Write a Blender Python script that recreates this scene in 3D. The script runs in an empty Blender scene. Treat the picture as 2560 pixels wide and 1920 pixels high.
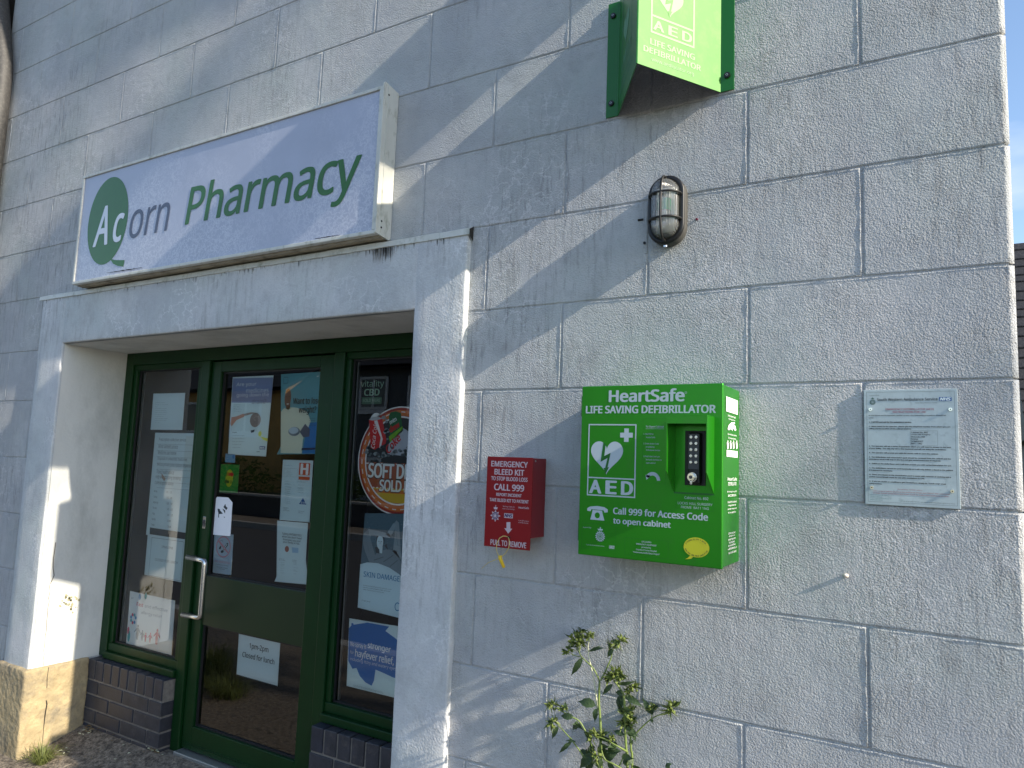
import bpy, bmesh, math, random
import numpy as np
from mathutils import Vector, Matrix
random.seed(7)
S = bpy.context.scene
COL = S.collection
R_ = math.radians

# ------------------------------------------------------------------ camera
CAM = Vector((0.480, -2.105, 1.580))
FPX = 1813.4                                   # focal length in photo pixels (2560 wide)
yaw, pitch, roll = 0.5387, 0.1090, 0.0375
fwd = Vector((-math.sin(yaw)*math.cos(pitch), math.cos(yaw)*math.cos(pitch), math.sin(pitch)))
r0 = Vector((math.cos(yaw), math.sin(yaw), 0)); u0 = r0.cross(fwd)
right = math.cos(roll)*r0 + math.sin(roll)*u0
up = -math.sin(roll)*r0 + math.cos(roll)*u0
cd = bpy.data.cameras.new('camera'); cam = bpy.data.objects.new('camera', cd); COL.objects.link(cam)
cd.sensor_width = 36; cd.lens = FPX/2560*36; cd.clip_start = 0.05; cd.clip_end = 1000
cam.matrix_world = Matrix(((right.x, up.x, -fwd.x, CAM.x), (right.y, up.y, -fwd.y, CAM.y), (right.z, up.z, -fwd.z, CAM.z), (0, 0, 0, 1)))
S.camera = cam
S.render.resolution_x = 1024; S.render.resolution_y = 768

# ------------------------------------------------------------------ light
SUN = Vector((1.0, -0.092, 0.55)).normalized()          # towards the sun
elev = math.asin(SUN.z); azim = math.atan2(SUN.x, SUN.y)
w = bpy.data.worlds.new('World'); S.world = w; w.use_nodes = True
nt = w.node_tree; nt.nodes.clear()
o_ = nt.nodes.new('ShaderNodeOutputWorld'); bg = nt.nodes.new('ShaderNodeBackground'); sky = nt.nodes.new('ShaderNodeTexSky')
sky.sky_type = 'NISHITA'; sky.sun_disc = False; sky.sun_elevation = elev; sky.sun_rotation = azim
sky.air_density = 1.0; sky.dust_density = 0.5; sky.ozone_density = 1.6
tc = nt.nodes.new('ShaderNodeTexCoord'); nz = nt.nodes.new('ShaderNodeTexNoise'); mp = nt.nodes.new('ShaderNodeMapping')
mp.inputs['Scale'].default_value = (1.0, 1.0, 3.0); mp.inputs['Location'].default_value = (0.3, 0.1, 0.55)
nz.inputs['Scale'].default_value = 3.2; nz.inputs['Detail'].default_value = 6
cr = nt.nodes.new('ShaderNodeValToRGB'); cr.color_ramp.elements[0].position = 0.54; cr.color_ramp.elements[1].position = 0.74
mx = nt.nodes.new('ShaderNodeMix'); mx.data_type = 'RGBA'
mx.inputs[7].default_value = (2.9, 3.4, 4.3, 1)
L = nt.links.new
L(tc.outputs['Generated'], mp.inputs[0]); L(mp.outputs[0], nz.inputs[0]); L(nz.outputs[0], cr.inputs[0]); L(cr.outputs[0], mx.inputs[0])
L(sky.outputs[0], mx.inputs[6]); L(mx.outputs[2], bg.inputs[0]); L(bg.outputs[0], o_.inputs[0])
bg.inputs[1].default_value = 0.15
sd = bpy.data.lights.new('sun', 'SUN'); sd.energy = 4.4; sd.angle = R_(0.55); sd.color = (1.0, 0.90, 0.74)
so = bpy.data.objects.new('sun', sd); COL.objects.link(so); so.rotation_euler = SUN.to_track_quat('Z', 'Y').to_euler(); so.location = (20, -3, 14)
S.view_settings.view_transform = 'Standard'; S.view_settings.look = 'None'; S.view_settings.gamma = 1; S.view_settings.exposure = 0.90

# ------------------------------------------------------------------ measuring: photo pixel -> point on a real plane
def ray(p):
    x, y = p
    return (right*((x-1280)/FPX) + up*(-(y-960)/FPX) + fwd)
class Face:
    """a plane in the scene with in-plane axes u (right), v (up); n points outwards"""
    def __init__(s, o, u, v):
        s.o = Vector(o); s.u = Vector(u).normalized(); s.v = Vector(v).normalized(); s.n = s.u.cross(s.v)
    def px(s, p):
        d = ray(p); t = (s.o-CAM).dot(s.n)/d.dot(s.n); q = CAM+d*t-s.o
        return (q.dot(s.u), q.dot(s.v))
    def pt(s, a, b, h=0): return s.o+s.u*a+s.v*b+s.n*h
def wallface(Y): return Face((0, Y, 0), (1, 0, 0), (0, 0, 1))
def zc(x0, y0, k): return lambda x, y: (x0+x/k, y0+y/k)
A = zc(0, 0, 1.728); B = zc(1280, 0, 1.728); C3 = zc(0, 960, 1.728); D = zc(1280, 960, 1.728)
Z1 = zc(180, 180, 2.6333); Z2 = zc(1480, 0, 5.53); Z3 = zc(1580, 420, 8.295); Z4 = zc(1430, 940, 3.318); Z5 = zc(1190, 1120, 5.35)
Z6 = zc(2140, 960, 5.186); Z7 = zc(1340, 1550, 4.484); Z8 = zc(0, 1600, 4.254)
F1 = zc(260, 820, 4.1475); F2 = zc(500, 860, 4.366); F3 = zc(840, 820, 3.318); F4 = zc(240, 1200, 3.19)
F5 = zc(480, 1180, 5.184); F6 = zc(440, 1500, 3.95); F7 = zc(760, 1260, 2.5136)

# ------------------------------------------------------------------ materials
MATS = {}
def lin(c):
    return tuple(((x/255)/12.92 if x/255 <= 0.04045 else ((x/255+0.055)/1.055)**2.4) for x in c)
def mat(name, col, rough=0.6, metal=0.0, spec=0.5, var=0.0, vscale=8.0, bump=0.0, bscale=200.0, dirt=None, dscale=6.0, coat=0.0, trans=0.0, stretch=(1, 1, 1), dpos=(0.5, 0.7)):
    if name in MATS: return MATS[name]
    m = bpy.data.materials.new(name); m.use_nodes = True; n = m.node_tree; N = n.nodes; Lk = n.links.new
    b = N['Principled BSDF']
    b.inputs['Base Color'].default_value = (*col, 1); b.inputs['Roughness'].default_value = rough; b.inputs['Metallic'].default_value = metal
    b.inputs['Specular IOR Level'].default_value = spec; b.inputs['Coat Weight'].default_value = coat; b.inputs['Coat Roughness'].default_value = 0.08
    g = N.new('ShaderNodeNewGeometry')
    cur = None
    if var or dirt:
        rgb = N.new('ShaderNodeRGB'); rgb.outputs[0].default_value = (*col, 1); cur = rgb.outputs[0]
    mpn = N.new('ShaderNodeMapping'); mpn.inputs['Scale'].default_value = stretch; Lk(g.outputs['Position'], mpn.inputs[0])
    if var:
        t = N.new('ShaderNodeTexNoise'); t.inputs['Scale'].default_value = vscale; t.inputs['Detail'].default_value = 6; t.inputs['Roughness'].default_value = 0.65
        Lk(mpn.outputs[0], t.inputs[0])
        mr = N.new('ShaderNodeMapRange'); mr.inputs[1].default_value = 0.3; mr.inputs[2].default_value = 0.7; mr.inputs[3].default_value = 1-var; mr.inputs[4].default_value = 1+var*0.6
        Lk(t.outputs[0], mr.inputs[0])
        q = N.new('ShaderNodeMix'); q.data_type = 'RGBA'; q.blend_type = 'MULTIPLY'; q.inputs[0].default_value = 1
        Lk(cur, q.inputs[6]); Lk(mr.outputs[0], q.inputs[7]); cur = q.outputs[2]
    if dirt:
        t = N.new('ShaderNodeTexNoise'); t.inputs['Scale'].default_value = dscale; t.inputs['Detail'].default_value = 8; t.inputs['Roughness'].default_value = 0.7
        Lk(mpn.outputs[0], t.inputs[0])
        rp = N.new('ShaderNodeMapRange'); rp.inputs[1].default_value = dpos[0]; rp.inputs[2].default_value = dpos[1]; Lk(t.outputs[0], rp.inputs[0])
        q = N.new('ShaderNodeMix'); q.data_type = 'RGBA'; Lk(rp.outputs[0], q.inputs[0]); Lk(cur, q.inputs[6]); q.inputs[7].default_value = (*dirt, 1); cur = q.outputs[2]
    if cur: Lk(cur, b.inputs['Base Color'])
    if bump:
        t = N.new('ShaderNodeTexNoise'); t.inputs['Scale'].default_value = bscale; t.inputs['Detail'].default_value = 3
        Lk(g.outputs['Position'], t.inputs[0]); bb = N.new('ShaderNodeBump'); bb.inputs['Distance'].default_value = bump; bb.inputs['Strength'].default_value = 1
        Lk(t.outputs[0], bb.inputs['Height']); Lk(bb.outputs[0], b.inputs['Normal'])
    if trans:
        b.inputs['Transmission Weight'].default_value = 0
        b.inputs['Subsurface Weight'].default_value = 0
        tr = N.new('ShaderNodeBsdfTranslucent'); tr.inputs[0].default_value = (*[min(1, c*1.6) for c in col], 1)
        ms = N.new('ShaderNodeMixShader'); ms.inputs[0].default_value = trans; out = N['Material Output']
        Lk(b.outputs[0], ms.inputs[1]); Lk(tr.outputs[0], ms.inputs[2]); Lk(ms.outputs[0], out.inputs[0])
    MATS[name] = m; return m

def render_mat(name, base, rough_amt, scale, streak=True, tint=(0.80, 0.86, 0.84)):
    """painted masonry render: sandy relief, dirty streaks, hairline marks"""
    m = bpy.data.materials.new(name); m.use_nodes = True; n = m.node_tree; N = n.nodes; Lk = n.links.new
    b = N['Principled BSDF']; b.inputs['Roughness'].default_value = 0.75; b.inputs['Specular IOR Level'].default_value = 0.35
    g = N.new('ShaderNodeNewGeometry'); P = g.outputs['Position']
    def noise(sc, det=4, ro=0.6, vec=None, dist=0):
        t = N.new('ShaderNodeTexNoise'); t.inputs['Scale'].default_value = sc; t.inputs['Detail'].default_value = det; t.inputs['Roughness'].default_value = ro; t.inputs['Distortion'].default_value = dist
        Lk(vec or P, t.inputs[0]); return t.outputs[0]
    def rng(x, a, bb, c, d):
        r = N.new('ShaderNodeMapRange'); r.inputs[1].default_value = a; r.inputs[2].default_value = bb; r.inputs[3].default_value = c; r.inputs[4].default_value = d
        Lk(x, r.inputs[0]); return r.outputs[0]
    def mth(op, x, y):
        q = N.new('ShaderNodeMath'); q.operation = op
        for i, v in ((0, x), (1, y)):
            if isinstance(v, (int, float)): q.inputs[i].default_value = v
            else: Lk(v, q.inputs[i])
        return q.outputs[0]
    def mixc(f, a, bb):
        q = N.new('ShaderNodeMix'); q.data_type = 'RGBA'
        if isinstance(f, (int, float)): q.inputs[0].default_value = f
        else: Lk(f, q.inputs[0])
        for i, v in ((6, a), (7, bb)):
            if isinstance(v, tuple): q.inputs[i].default_value = (*v, 1)
            else: Lk(v, q.inputs[i])
        return q.outputs[2]
    c = mixc(rng(noise(2.3, 5, 0.6), 0.35, 0.68, 0, 1), base, tuple(x*y for x, y in zip(base, tint)))
    c = mixc(rng(noise(9, 6, 0.75), 0.50, 0.70, 0, 0.6), c, tuple(x*0.62 for x in base))
    c = mixc(rng(noise(1.3, 5, 0.75), 0.44, 0.64, 0, 0.75), c, tuple(x*y for x, y in zip(base, (0.74, 0.76, 0.80))))
    # vertical run-off streaks
    if streak:
        mpn = N.new('ShaderNodeMapping'); mpn.inputs['Scale'].default_value = (55, 55, 6.5); Lk(P, mpn.inputs[0])
        st = rng(noise(1.0, 7, 0.75, mpn.outputs[0]), 0.50, 0.66, 0, 0.85)
        st = mth('MULTIPLY', st, rng(noise(0.9, 3, 0.6), 0.44, 0.60, 0.05, 1))
        c = mixc(st, c, tuple(x*0.40 for x in base))
    # fine grime specks
    c = mixc(rng(noise(150, 3, 0.8), 0.55, 0.70, 0, 0.45), c, tuple(x*0.52 for x in base))
    c = mixc(rng(noise(60, 4, 0.8), 0.60, 0.72, 0, 0.35), c, tuple(x*0.5 for x in base))
    # pale hairline runs (efflorescence)
    wv = N.new('ShaderNodeTexVoronoi'); wv.feature = 'DISTANCE_TO_EDGE'; wv.inputs['Scale'].default_value = 13
    mv = N.new('ShaderNodeVectorMath'); mv.operation = 'ADD'
    nn = N.new('ShaderNodeTexNoise'); nn.inputs['Scale'].default_value = 22; nn.inputs['Detail'].default_value = 4; Lk(P, nn.inputs[0])
    sc = N.new('ShaderNodeVectorMath'); sc.operation = 'SCALE'; sc.inputs[3].default_value = 0.11; Lk(nn.outputs[1], sc.inputs[0])
    Lk(P, mv.inputs[0]); Lk(sc.outputs[0], mv.inputs[1]); Lk(mv.outputs[0], wv.inputs[0])
    ln = rng(wv.outputs[0], 0.0, 0.045, 0.75, 0)
    ln = mth('MULTIPLY', ln, rng(noise(1.7, 3, 0.6), 0.50, 0.60, 0, 1))
    c = mixc(ln, c, tuple(min(0.95, x*1.22) for x in base))
    Lk(c, b.inputs['Base Color'])
    vor = N.new('ShaderNodeTexVoronoi'); vor.feature = 'SMOOTH_F1'; vor.inputs['Scale'].default_value = scale; vor.inputs['Smoothness'].default_value = 0.6
    mw = N.new('ShaderNodeVectorMath'); mw.operation = 'ADD'
    n2 = N.new('ShaderNodeTexNoise'); n2.inputs['Scale'].default_value = scale*0.8; n2.inputs['Detail'].default_value = 2; Lk(P, n2.inputs[0])
    s2 = N.new('ShaderNodeVectorMath'); s2.operation = 'SCALE'; s2.inputs[3].default_value = 1.2/scale; Lk(n2.outputs[1], s2.inputs[0])
    Lk(P, mw.inputs[0]); Lk(s2.outputs[0], mw.inputs[1]); Lk(mw.outputs[0], vor.inputs[0])
    h = mth('ADD', mth('MULTIPLY', vor.outputs[0], -0.55), mth('MULTIPLY', noise(scale*0.7, 4, 0.6), 0.9))
    h = mth('ADD', h, mth('MULTIPLY', noise(scale*0.18, 3, 0.5), 0.8))
    # smoother trowelled patches
    h = mth('MULTIPLY', h, rng(noise(3.5, 3, 0.6), 0.35, 0.62, 0.45, 1.15))
    bb = N.new('ShaderNodeBump'); bb.inputs['Distance'].default_value = rough_amt; bb.inputs['Strength'].default_value = 1
    Lk(h, bb.inputs['Height']); Lk(bb.outputs[0], b.inputs['Normal'])
    return m

WALL = render_mat('painted_render', (0.520, 0.518, 0.524), 0.0043, 228)
SURR = render_mat('painted_surround', (0.61, 0.615, 0.625), 0.0016, 130, streak=True)
REVEAL = mat('reveal_paint', (0.68, 0.685, 0.66), 0.7, var=0.10, vscale=3, bump=0.0012, bscale=60, dirt=(0.46, 0.47, 0.45), dscale=2.2, stretch=(1, 1, 0.5), dpos=(0.52, 0.72))
STONE = mat('plinth_stone', (0.42, 0.33, 0.19), 0.85, var=0.35, vscale=9, bump=0.009, bscale=38, dirt=(0.21, 0.18, 0.13), dscale=6, dpos=(0.47, 0.68))
BRICKA = mat('engineering_brick', (0.040, 0.040, 0.050), 0.55, var=0.35, vscale=14, bump=0.0012, bscale=150, dirt=(0.10, 0.09, 0.085), dscale=24, dpos=(0.55, 0.8))
BRICKB = mat('engineering_brick_blue', (0.028, 0.032, 0.048), 0.45, var=0.3, vscale=14, bump=0.001, bscale=150)
MORTAR = mat('mortar', (0.20, 0.18, 0.16), 0.9, var=0.3, vscale=40, bump=0.002, bscale=120)
FRAMEG = mat('green_frame_paint', (0.0024, 0.031, 0.0060), 0.42, spec=0.28, var=0.18, vscale=5, dirt=(0.022, 0.038, 0.026), dscale=9, dpos=(0.62, 0.85), bump=0.0004, bscale=50)
PANELG = mat('green_door_panel', (0.0085, 0.026, 0.0065), 0.40, var=0.15, vscale=4, dirt=(0.02, 0.035, 0.02), dscale=7, dpos=(0.6, 0.85))
GASKET = mat('rubber_gasket', (0.012, 0.012, 0.013), 0.5)
ALU = mat('spacer_aluminium', (0.42, 0.43, 0.42), 0.35, metal=0.7)
STEEL = mat('stainless_steel', (0.62, 0.62, 0.62), 0.22, metal=1.0, bump=0.0003, bscale=300)
CHROME = mat('chrome', (0.75, 0.75, 0.74), 0.12, metal=1.0)
ASPH = mat('pavement_asphalt', (0.24, 0.20, 0.155), 0.9, var=0.65, vscale=55, bump=0.010, bscale=80, dirt=(0.055, 0.045, 0.035), dscale=34, dpos=(0.46, 0.62))
ROADM = mat('road_asphalt', (0.055, 0.055, 0.058), 0.85, var=0.35, vscale=30, bump=0.005, bscale=90)
EARTH = mat('ground_earth', (0.09, 0.10, 0.05), 0.95, var=0.4, vscale=2)
KERB = mat('kerb_concrete', (0.34, 0.33, 0.31), 0.85, var=0.2, vscale=10)
GREEN = mat('signal_green_paint', (0.024, 0.27, 0.010), 0.34, metal=0.55, var=0.06, vscale=5, dirt=(0.035, 0.23, 0.02), dscale=14, dpos=(0.55, 0.75), coat=0.12)
GREEND = mat('dark_green_print', (0.006, 0.13, 0.01), 0.4)
LETW = mat('reflective_white_lettering', (0.44, 0.52, 0.56), 0.45)
LIME = mat('faded_green_vinyl_sunlit', (0.06, 0.28, 0.02), 0.55, var=0.12, vscale=30, dirt=(0.10, 0.33, 0.035), dscale=24, dpos=(0.48, 0.7))  # lighter copy of the sign green, sunlight put into the colour
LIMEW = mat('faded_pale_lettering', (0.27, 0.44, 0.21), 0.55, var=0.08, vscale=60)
VGREEN = mat('sign_green_shaded', (0.008, 0.135, 0.012), 0.3)  # darker copy of the sign green, shade put into the colour
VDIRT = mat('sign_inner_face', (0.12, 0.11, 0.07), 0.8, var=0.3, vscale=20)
RED = mat('red_box_enamel', (0.25, 0.002, 0.006), 0.35, var=0.06, vscale=3, coat=0.15)
PINKW = mat('box_lettering', (0.55, 0.44, 0.48), 0.5)
DKRED = mat('badge_dark_ink', (0.05, 0.02, 0.10), 0.5)
BLACK = mat('black_plastic', (0.006, 0.006, 0.007), 0.45)
DGREY = mat('dark_grey_plastic', (0.06, 0.06, 0.065), 0.4)
LAMPSIDE = mat('weathered_lamp_body', (0.06, 0.058, 0.052), 0.7, var=0.15, vscale=40)
GUARD = mat('lamp_guard_plastic', (0.010, 0.010, 0.010), 0.5)
PLAQ = mat('plaque_plastic', (0.46, 0.54, 0.56), 0.35, var=0.10, vscale=25, dirt=(0.34, 0.41, 0.43), dscale=70, dpos=(0.55, 0.7))
INK = mat('black_ink', (0.02, 0.03, 0.04), 0.5)
INKT = mat('faded_ink', (0.12, 0.16, 0.18), 0.5)
INKR = mat('red_ink', (0.36, 0.08, 0.13), 0.5)
INKG = mat('teal_ink', (0.04, 0.20, 0.20), 0.5)
NHSB = mat('logo_blue', (0.01, 0.09, 0.30), 0.4)
SIGNF = mat('sign_face_acrylic', (0.52, 0.56, 0.69), 0.38, var=0.06, vscale=5)
SIGNGR = mat('sign_green_letters', (0.022, 0.125, 0.016), 0.4, var=0.12, vscale=18)
SIGNSL = mat('sign_slate_letters', (0.07, 0.085, 0.14), 0.4, var=0.1, vscale=18)
SIGNW = mat('sign_white_letters', (0.66, 0.70, 0.78), 0.4)
SIGNFR = mat('sign_frame_paint', (0.60, 0.60, 0.55), 0.5, var=0.08, vscale=14, dirt=(0.26, 0.27, 0.20), dscale=22, dpos=(0.52, 0.74), stretch=(1, 1, 0.5))
SIGNUN = mat('sign_underside', (0.42, 0.38, 0.30), 0.7, var=0.2, vscale=12, dirt=(0.16, 0.14, 0.10), dscale=14)
GRIMESHADE = mat('black_grime_and_shade', (0.025, 0.022, 0.018), 0.9, var=0.3, vscale=40)
YEL = mat('yellow_plastic', (0.75, 0.50, 0.02), 0.4)
YELT = mat('yellow_tie', (0.62, 0.50, 0.16), 0.4)
BUBY = mat('sticker_yellow', (0.55, 0.55, 0.02), 0.45)
WHITE = mat('white_paper', (0.74, 0.80, 0.82), 0.6)
WHITE2 = mat('bright_white_vinyl', (0.78, 0.79, 0.84), 0.5)
PAPER = mat('pale_blue_paper', (0.70, 0.79, 0.81), 0.55)
PIPE = mat('downpipe', (0.055, 0.052, 0.05), 0.6, var=0.25, vscale=30, dirt=(0.10, 0.095, 0.085), dscale=60)
SLATE = mat('roof_slate', (0.022, 0.022, 0.025), 0.7, var=0.3, vscale=12, bump=0.01, bscale=20)
OCHRE = mat('ochre_render', (0.60, 0.35, 0.11), 0.85, var=0.2, vscale=3, bump=0.01, bscale=12)
GREYH = mat('grey_house_render', (0.10, 0.105, 0.11), 0.85, var=0.15, vscale=2)
WINF = mat('white_window_frame', (0.7, 0.7, 0.7), 0.4)
WING = mat('house_window_glass', (0.05, 0.06, 0.07), 0.08)
LEAFD = mat('weed_leaf', (0.040, 0.075, 0.024), 0.5, var=0.3, vscale=40, bump=0.002, bscale=200, trans=0.25)
STEM = mat('weed_stem', (0.20, 0.27, 0.07), 0.5, var=0.15, vscale=60, trans=0.15)
STEMP = mat('weed_pale_stem', (0.62, 0.62, 0.42), 0.5)
BUD = mat('weed_bud', (0.17, 0.22, 0.05), 0.6, var=0.35, vscale=120, trans=0.2)
GRASSM = mat('grass_blade', (0.17, 0.20, 0.055), 0.6, var=0.4, vscale=30, trans=0.3)
TREEL = mat('tree_leaves', (0.05, 0.09, 0.02), 0.6, var=0.3, vscale=3, trans=0.25)
BARK = mat('tree_bark', (0.09, 0.07, 0.05), 0.9, var=0.3, vscale=10)
HEDGE = mat('hedge_leaves', (0.07, 0.12, 0.025), 0.6, var=0.4, vscale=4, trans=0.25)
DEADL = mat('dead_leaf', (0.20, 0.13, 0.06), 0.8, var=0.3, vscale=50)
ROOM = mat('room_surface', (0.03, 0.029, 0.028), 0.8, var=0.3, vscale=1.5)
SHELF = mat('shop_shelf', (0.16, 0.16, 0.16), 0.6)
FASC = mat('white_fascia', (0.6, 0.6, 0.58), 0.5)
def C(name, rgb, rough=0.5):                 # plain printed colour from sRGB 0-255 with brightness raised
    return mat(name, tuple(min(0.88, x*1.3) for x in lin(rgb)), rough)

def glass_mat(name, ior, tint):
    m = bpy.data.materials.new(name); m.use_nodes = True; n = m.node_tree; N = n.nodes; N.clear(); Lk = n.links.new
    o = N.new('ShaderNodeOutputMaterial'); t = N.new('ShaderNodeBsdfTransparent'); g = N.new('ShaderNodeBsdfGlossy'); f = N.new('ShaderNodeFresnel'); ms = N.new('ShaderNodeMixShader')
    t.inputs[0].default_value = (*tint, 1); g.inputs['Roughness'].default_value = 0.0; g.inputs[0].default_value = (0.97, 0.98, 1, 1); f.inputs[0].default_value = ior
    Lk(f.outputs[0], ms.inputs[0]); Lk(t.outputs[0], ms.inputs[1]); Lk(g.outputs[0], ms.inputs[2]); Lk(ms.outputs[0], o.inputs[0]); return m
GLASS = glass_mat('window_glass', 1.72, (0.92, 0.95, 0.94))
def lens_mat():
    m = bpy.data.materials.new('ribbed_lamp_lens'); m.use_nodes = True; n = m.node_tree; N = n.nodes; N.clear(); Lk = n.links.new
    o = N.new('ShaderNodeOutputMaterial'); t = N.new('ShaderNodeBsdfTransparent'); g = N.new('ShaderNodeBsdfGlossy'); ms = N.new('ShaderNodeMixShader'); lw = N.new('ShaderNodeFresnel')
    dif = N.new('ShaderNodeBsdfDiffuse'); dif.inputs[0].default_value = (0.80, 0.82, 0.80, 1); m2 = N.new('ShaderNodeMixShader'); m2.inputs[0].default_value = 0.14
    t.inputs[0].default_value = (0.82, 0.85, 0.82, 1); g.inputs['Roughness'].default_value = 0.12; lw.inputs[0].default_value = 2.1
    ge = N.new('ShaderNodeNewGeometry'); wv = N.new('ShaderNodeTexWave'); wv.wave_type = 'BANDS'; wv.bands_direction = 'X'; wv.inputs['Scale'].default_value = 75
    Lk(ge.outputs['Position'], wv.inputs[0]); bb = N.new('ShaderNodeBump'); bb.inputs['Distance'].default_value = 0.0022; Lk(wv.outputs[1], bb.inputs['Height'])
    Lk(bb.outputs[0], g.inputs['Normal']); Lk(bb.outputs[0], lw.inputs['Normal']); Lk(bb.outputs[0], dif.inputs['Normal'])
    Lk(t.outputs[0], m2.inputs[1]); Lk(dif.outputs[0], m2.inputs[2])
    Lk(lw.outputs[0], ms.inputs[0]); Lk(m2.outputs[0], ms.inputs[1]); Lk(g.outputs[0], ms.inputs[2]); Lk(ms.outputs[0], o.inputs[0]); return m
LENS = lens_mat()
def sign_face_mat():
    """lavender acrylic with a crazing of pale water marks"""
    m = mat('sign_face_stained', (0.40, 0.43, 0.54), 0.35, var=0.07, vscale=4); n = m.node_tree; N = n.nodes; Lk = n.links.new
    b = N['Principled BSDF']; src = b.inputs['Base Color'].links[0].from_socket
    g = N.new('ShaderNodeNewGeometry'); P = g.outputs['Position']
    nn = N.new('ShaderNodeTexNoise'); nn.inputs['Scale'].default_value = 26; nn.inputs['Detail'].default_value = 5; Lk(P, nn.inputs[0])
    sc = N.new('ShaderNodeVectorMath'); sc.operation = 'SCALE'; sc.inputs[3].default_value = 0.17; Lk(nn.outputs[1], sc.inputs[0])
    ad = N.new('ShaderNodeVectorMath'); ad.operation = 'ADD'; Lk(P, ad.inputs[0]); Lk(sc.outputs[0], ad.inputs[1])
    v = N.new('ShaderNodeTexVoronoi'); v.feature = 'DISTANCE_TO_EDGE'; v.inputs['Scale'].default_value = 26; Lk(ad.outputs[0], v.inputs[0])
    r = N.new('ShaderNodeMapRange'); r.inputs[1].default_value = 0; r.inputs[2].default_value = 0.13; r.inputs[3].default_value = 0.8; r.inputs[4].default_value = 0; Lk(v.outputs[0], r.inputs[0])
    n3 = N.new('ShaderNodeTexNoise'); n3.inputs['Scale'].default_value = 2.4; n3.inputs['Detail'].default_value = 5; Lk(P, n3.inputs[0])
    sep = N.new('ShaderNodeSeparateXYZ'); Lk(P, sep.inputs[0])
    hz = N.new('ShaderNodeMapRange'); hz.inputs[1].default_value = 3.0; hz.inputs[2].default_value = 2.5; hz.inputs[3].default_value = -0.12; hz.inputs[4].default_value = 0.12; Lk(sep.outputs[2], hz.inputs[0])
    a2 = N.new('ShaderNodeMath'); a2.operation = 'ADD'; Lk(n3.outputs[0], a2.inputs[0]); Lk(hz.outputs[0], a2.inputs[1])
    r2 = N.new('ShaderNodeMapRange'); r2.inputs[1].default_value = 0.38; r2.inputs[2].default_value = 0.56; Lk(a2.outputs[0], r2.inputs[0])
    mu = N.new('ShaderNodeMath'); mu.operation = 'MULTIPLY'; Lk(r.outputs[0], mu.inputs[0]); Lk(r2.outputs[0], mu.inputs[1])
    q = N.new('ShaderNodeMix'); q.data_type = 'RGBA'; Lk(mu.outputs[0], q.inputs[0]); Lk(src, q.inputs[6]); q.inputs[7].default_value = (0.60, 0.62, 0.70, 1); Lk(q.outputs[2], b.inputs['Base Color'])
    return m
SIGNST = sign_face_mat()

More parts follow.
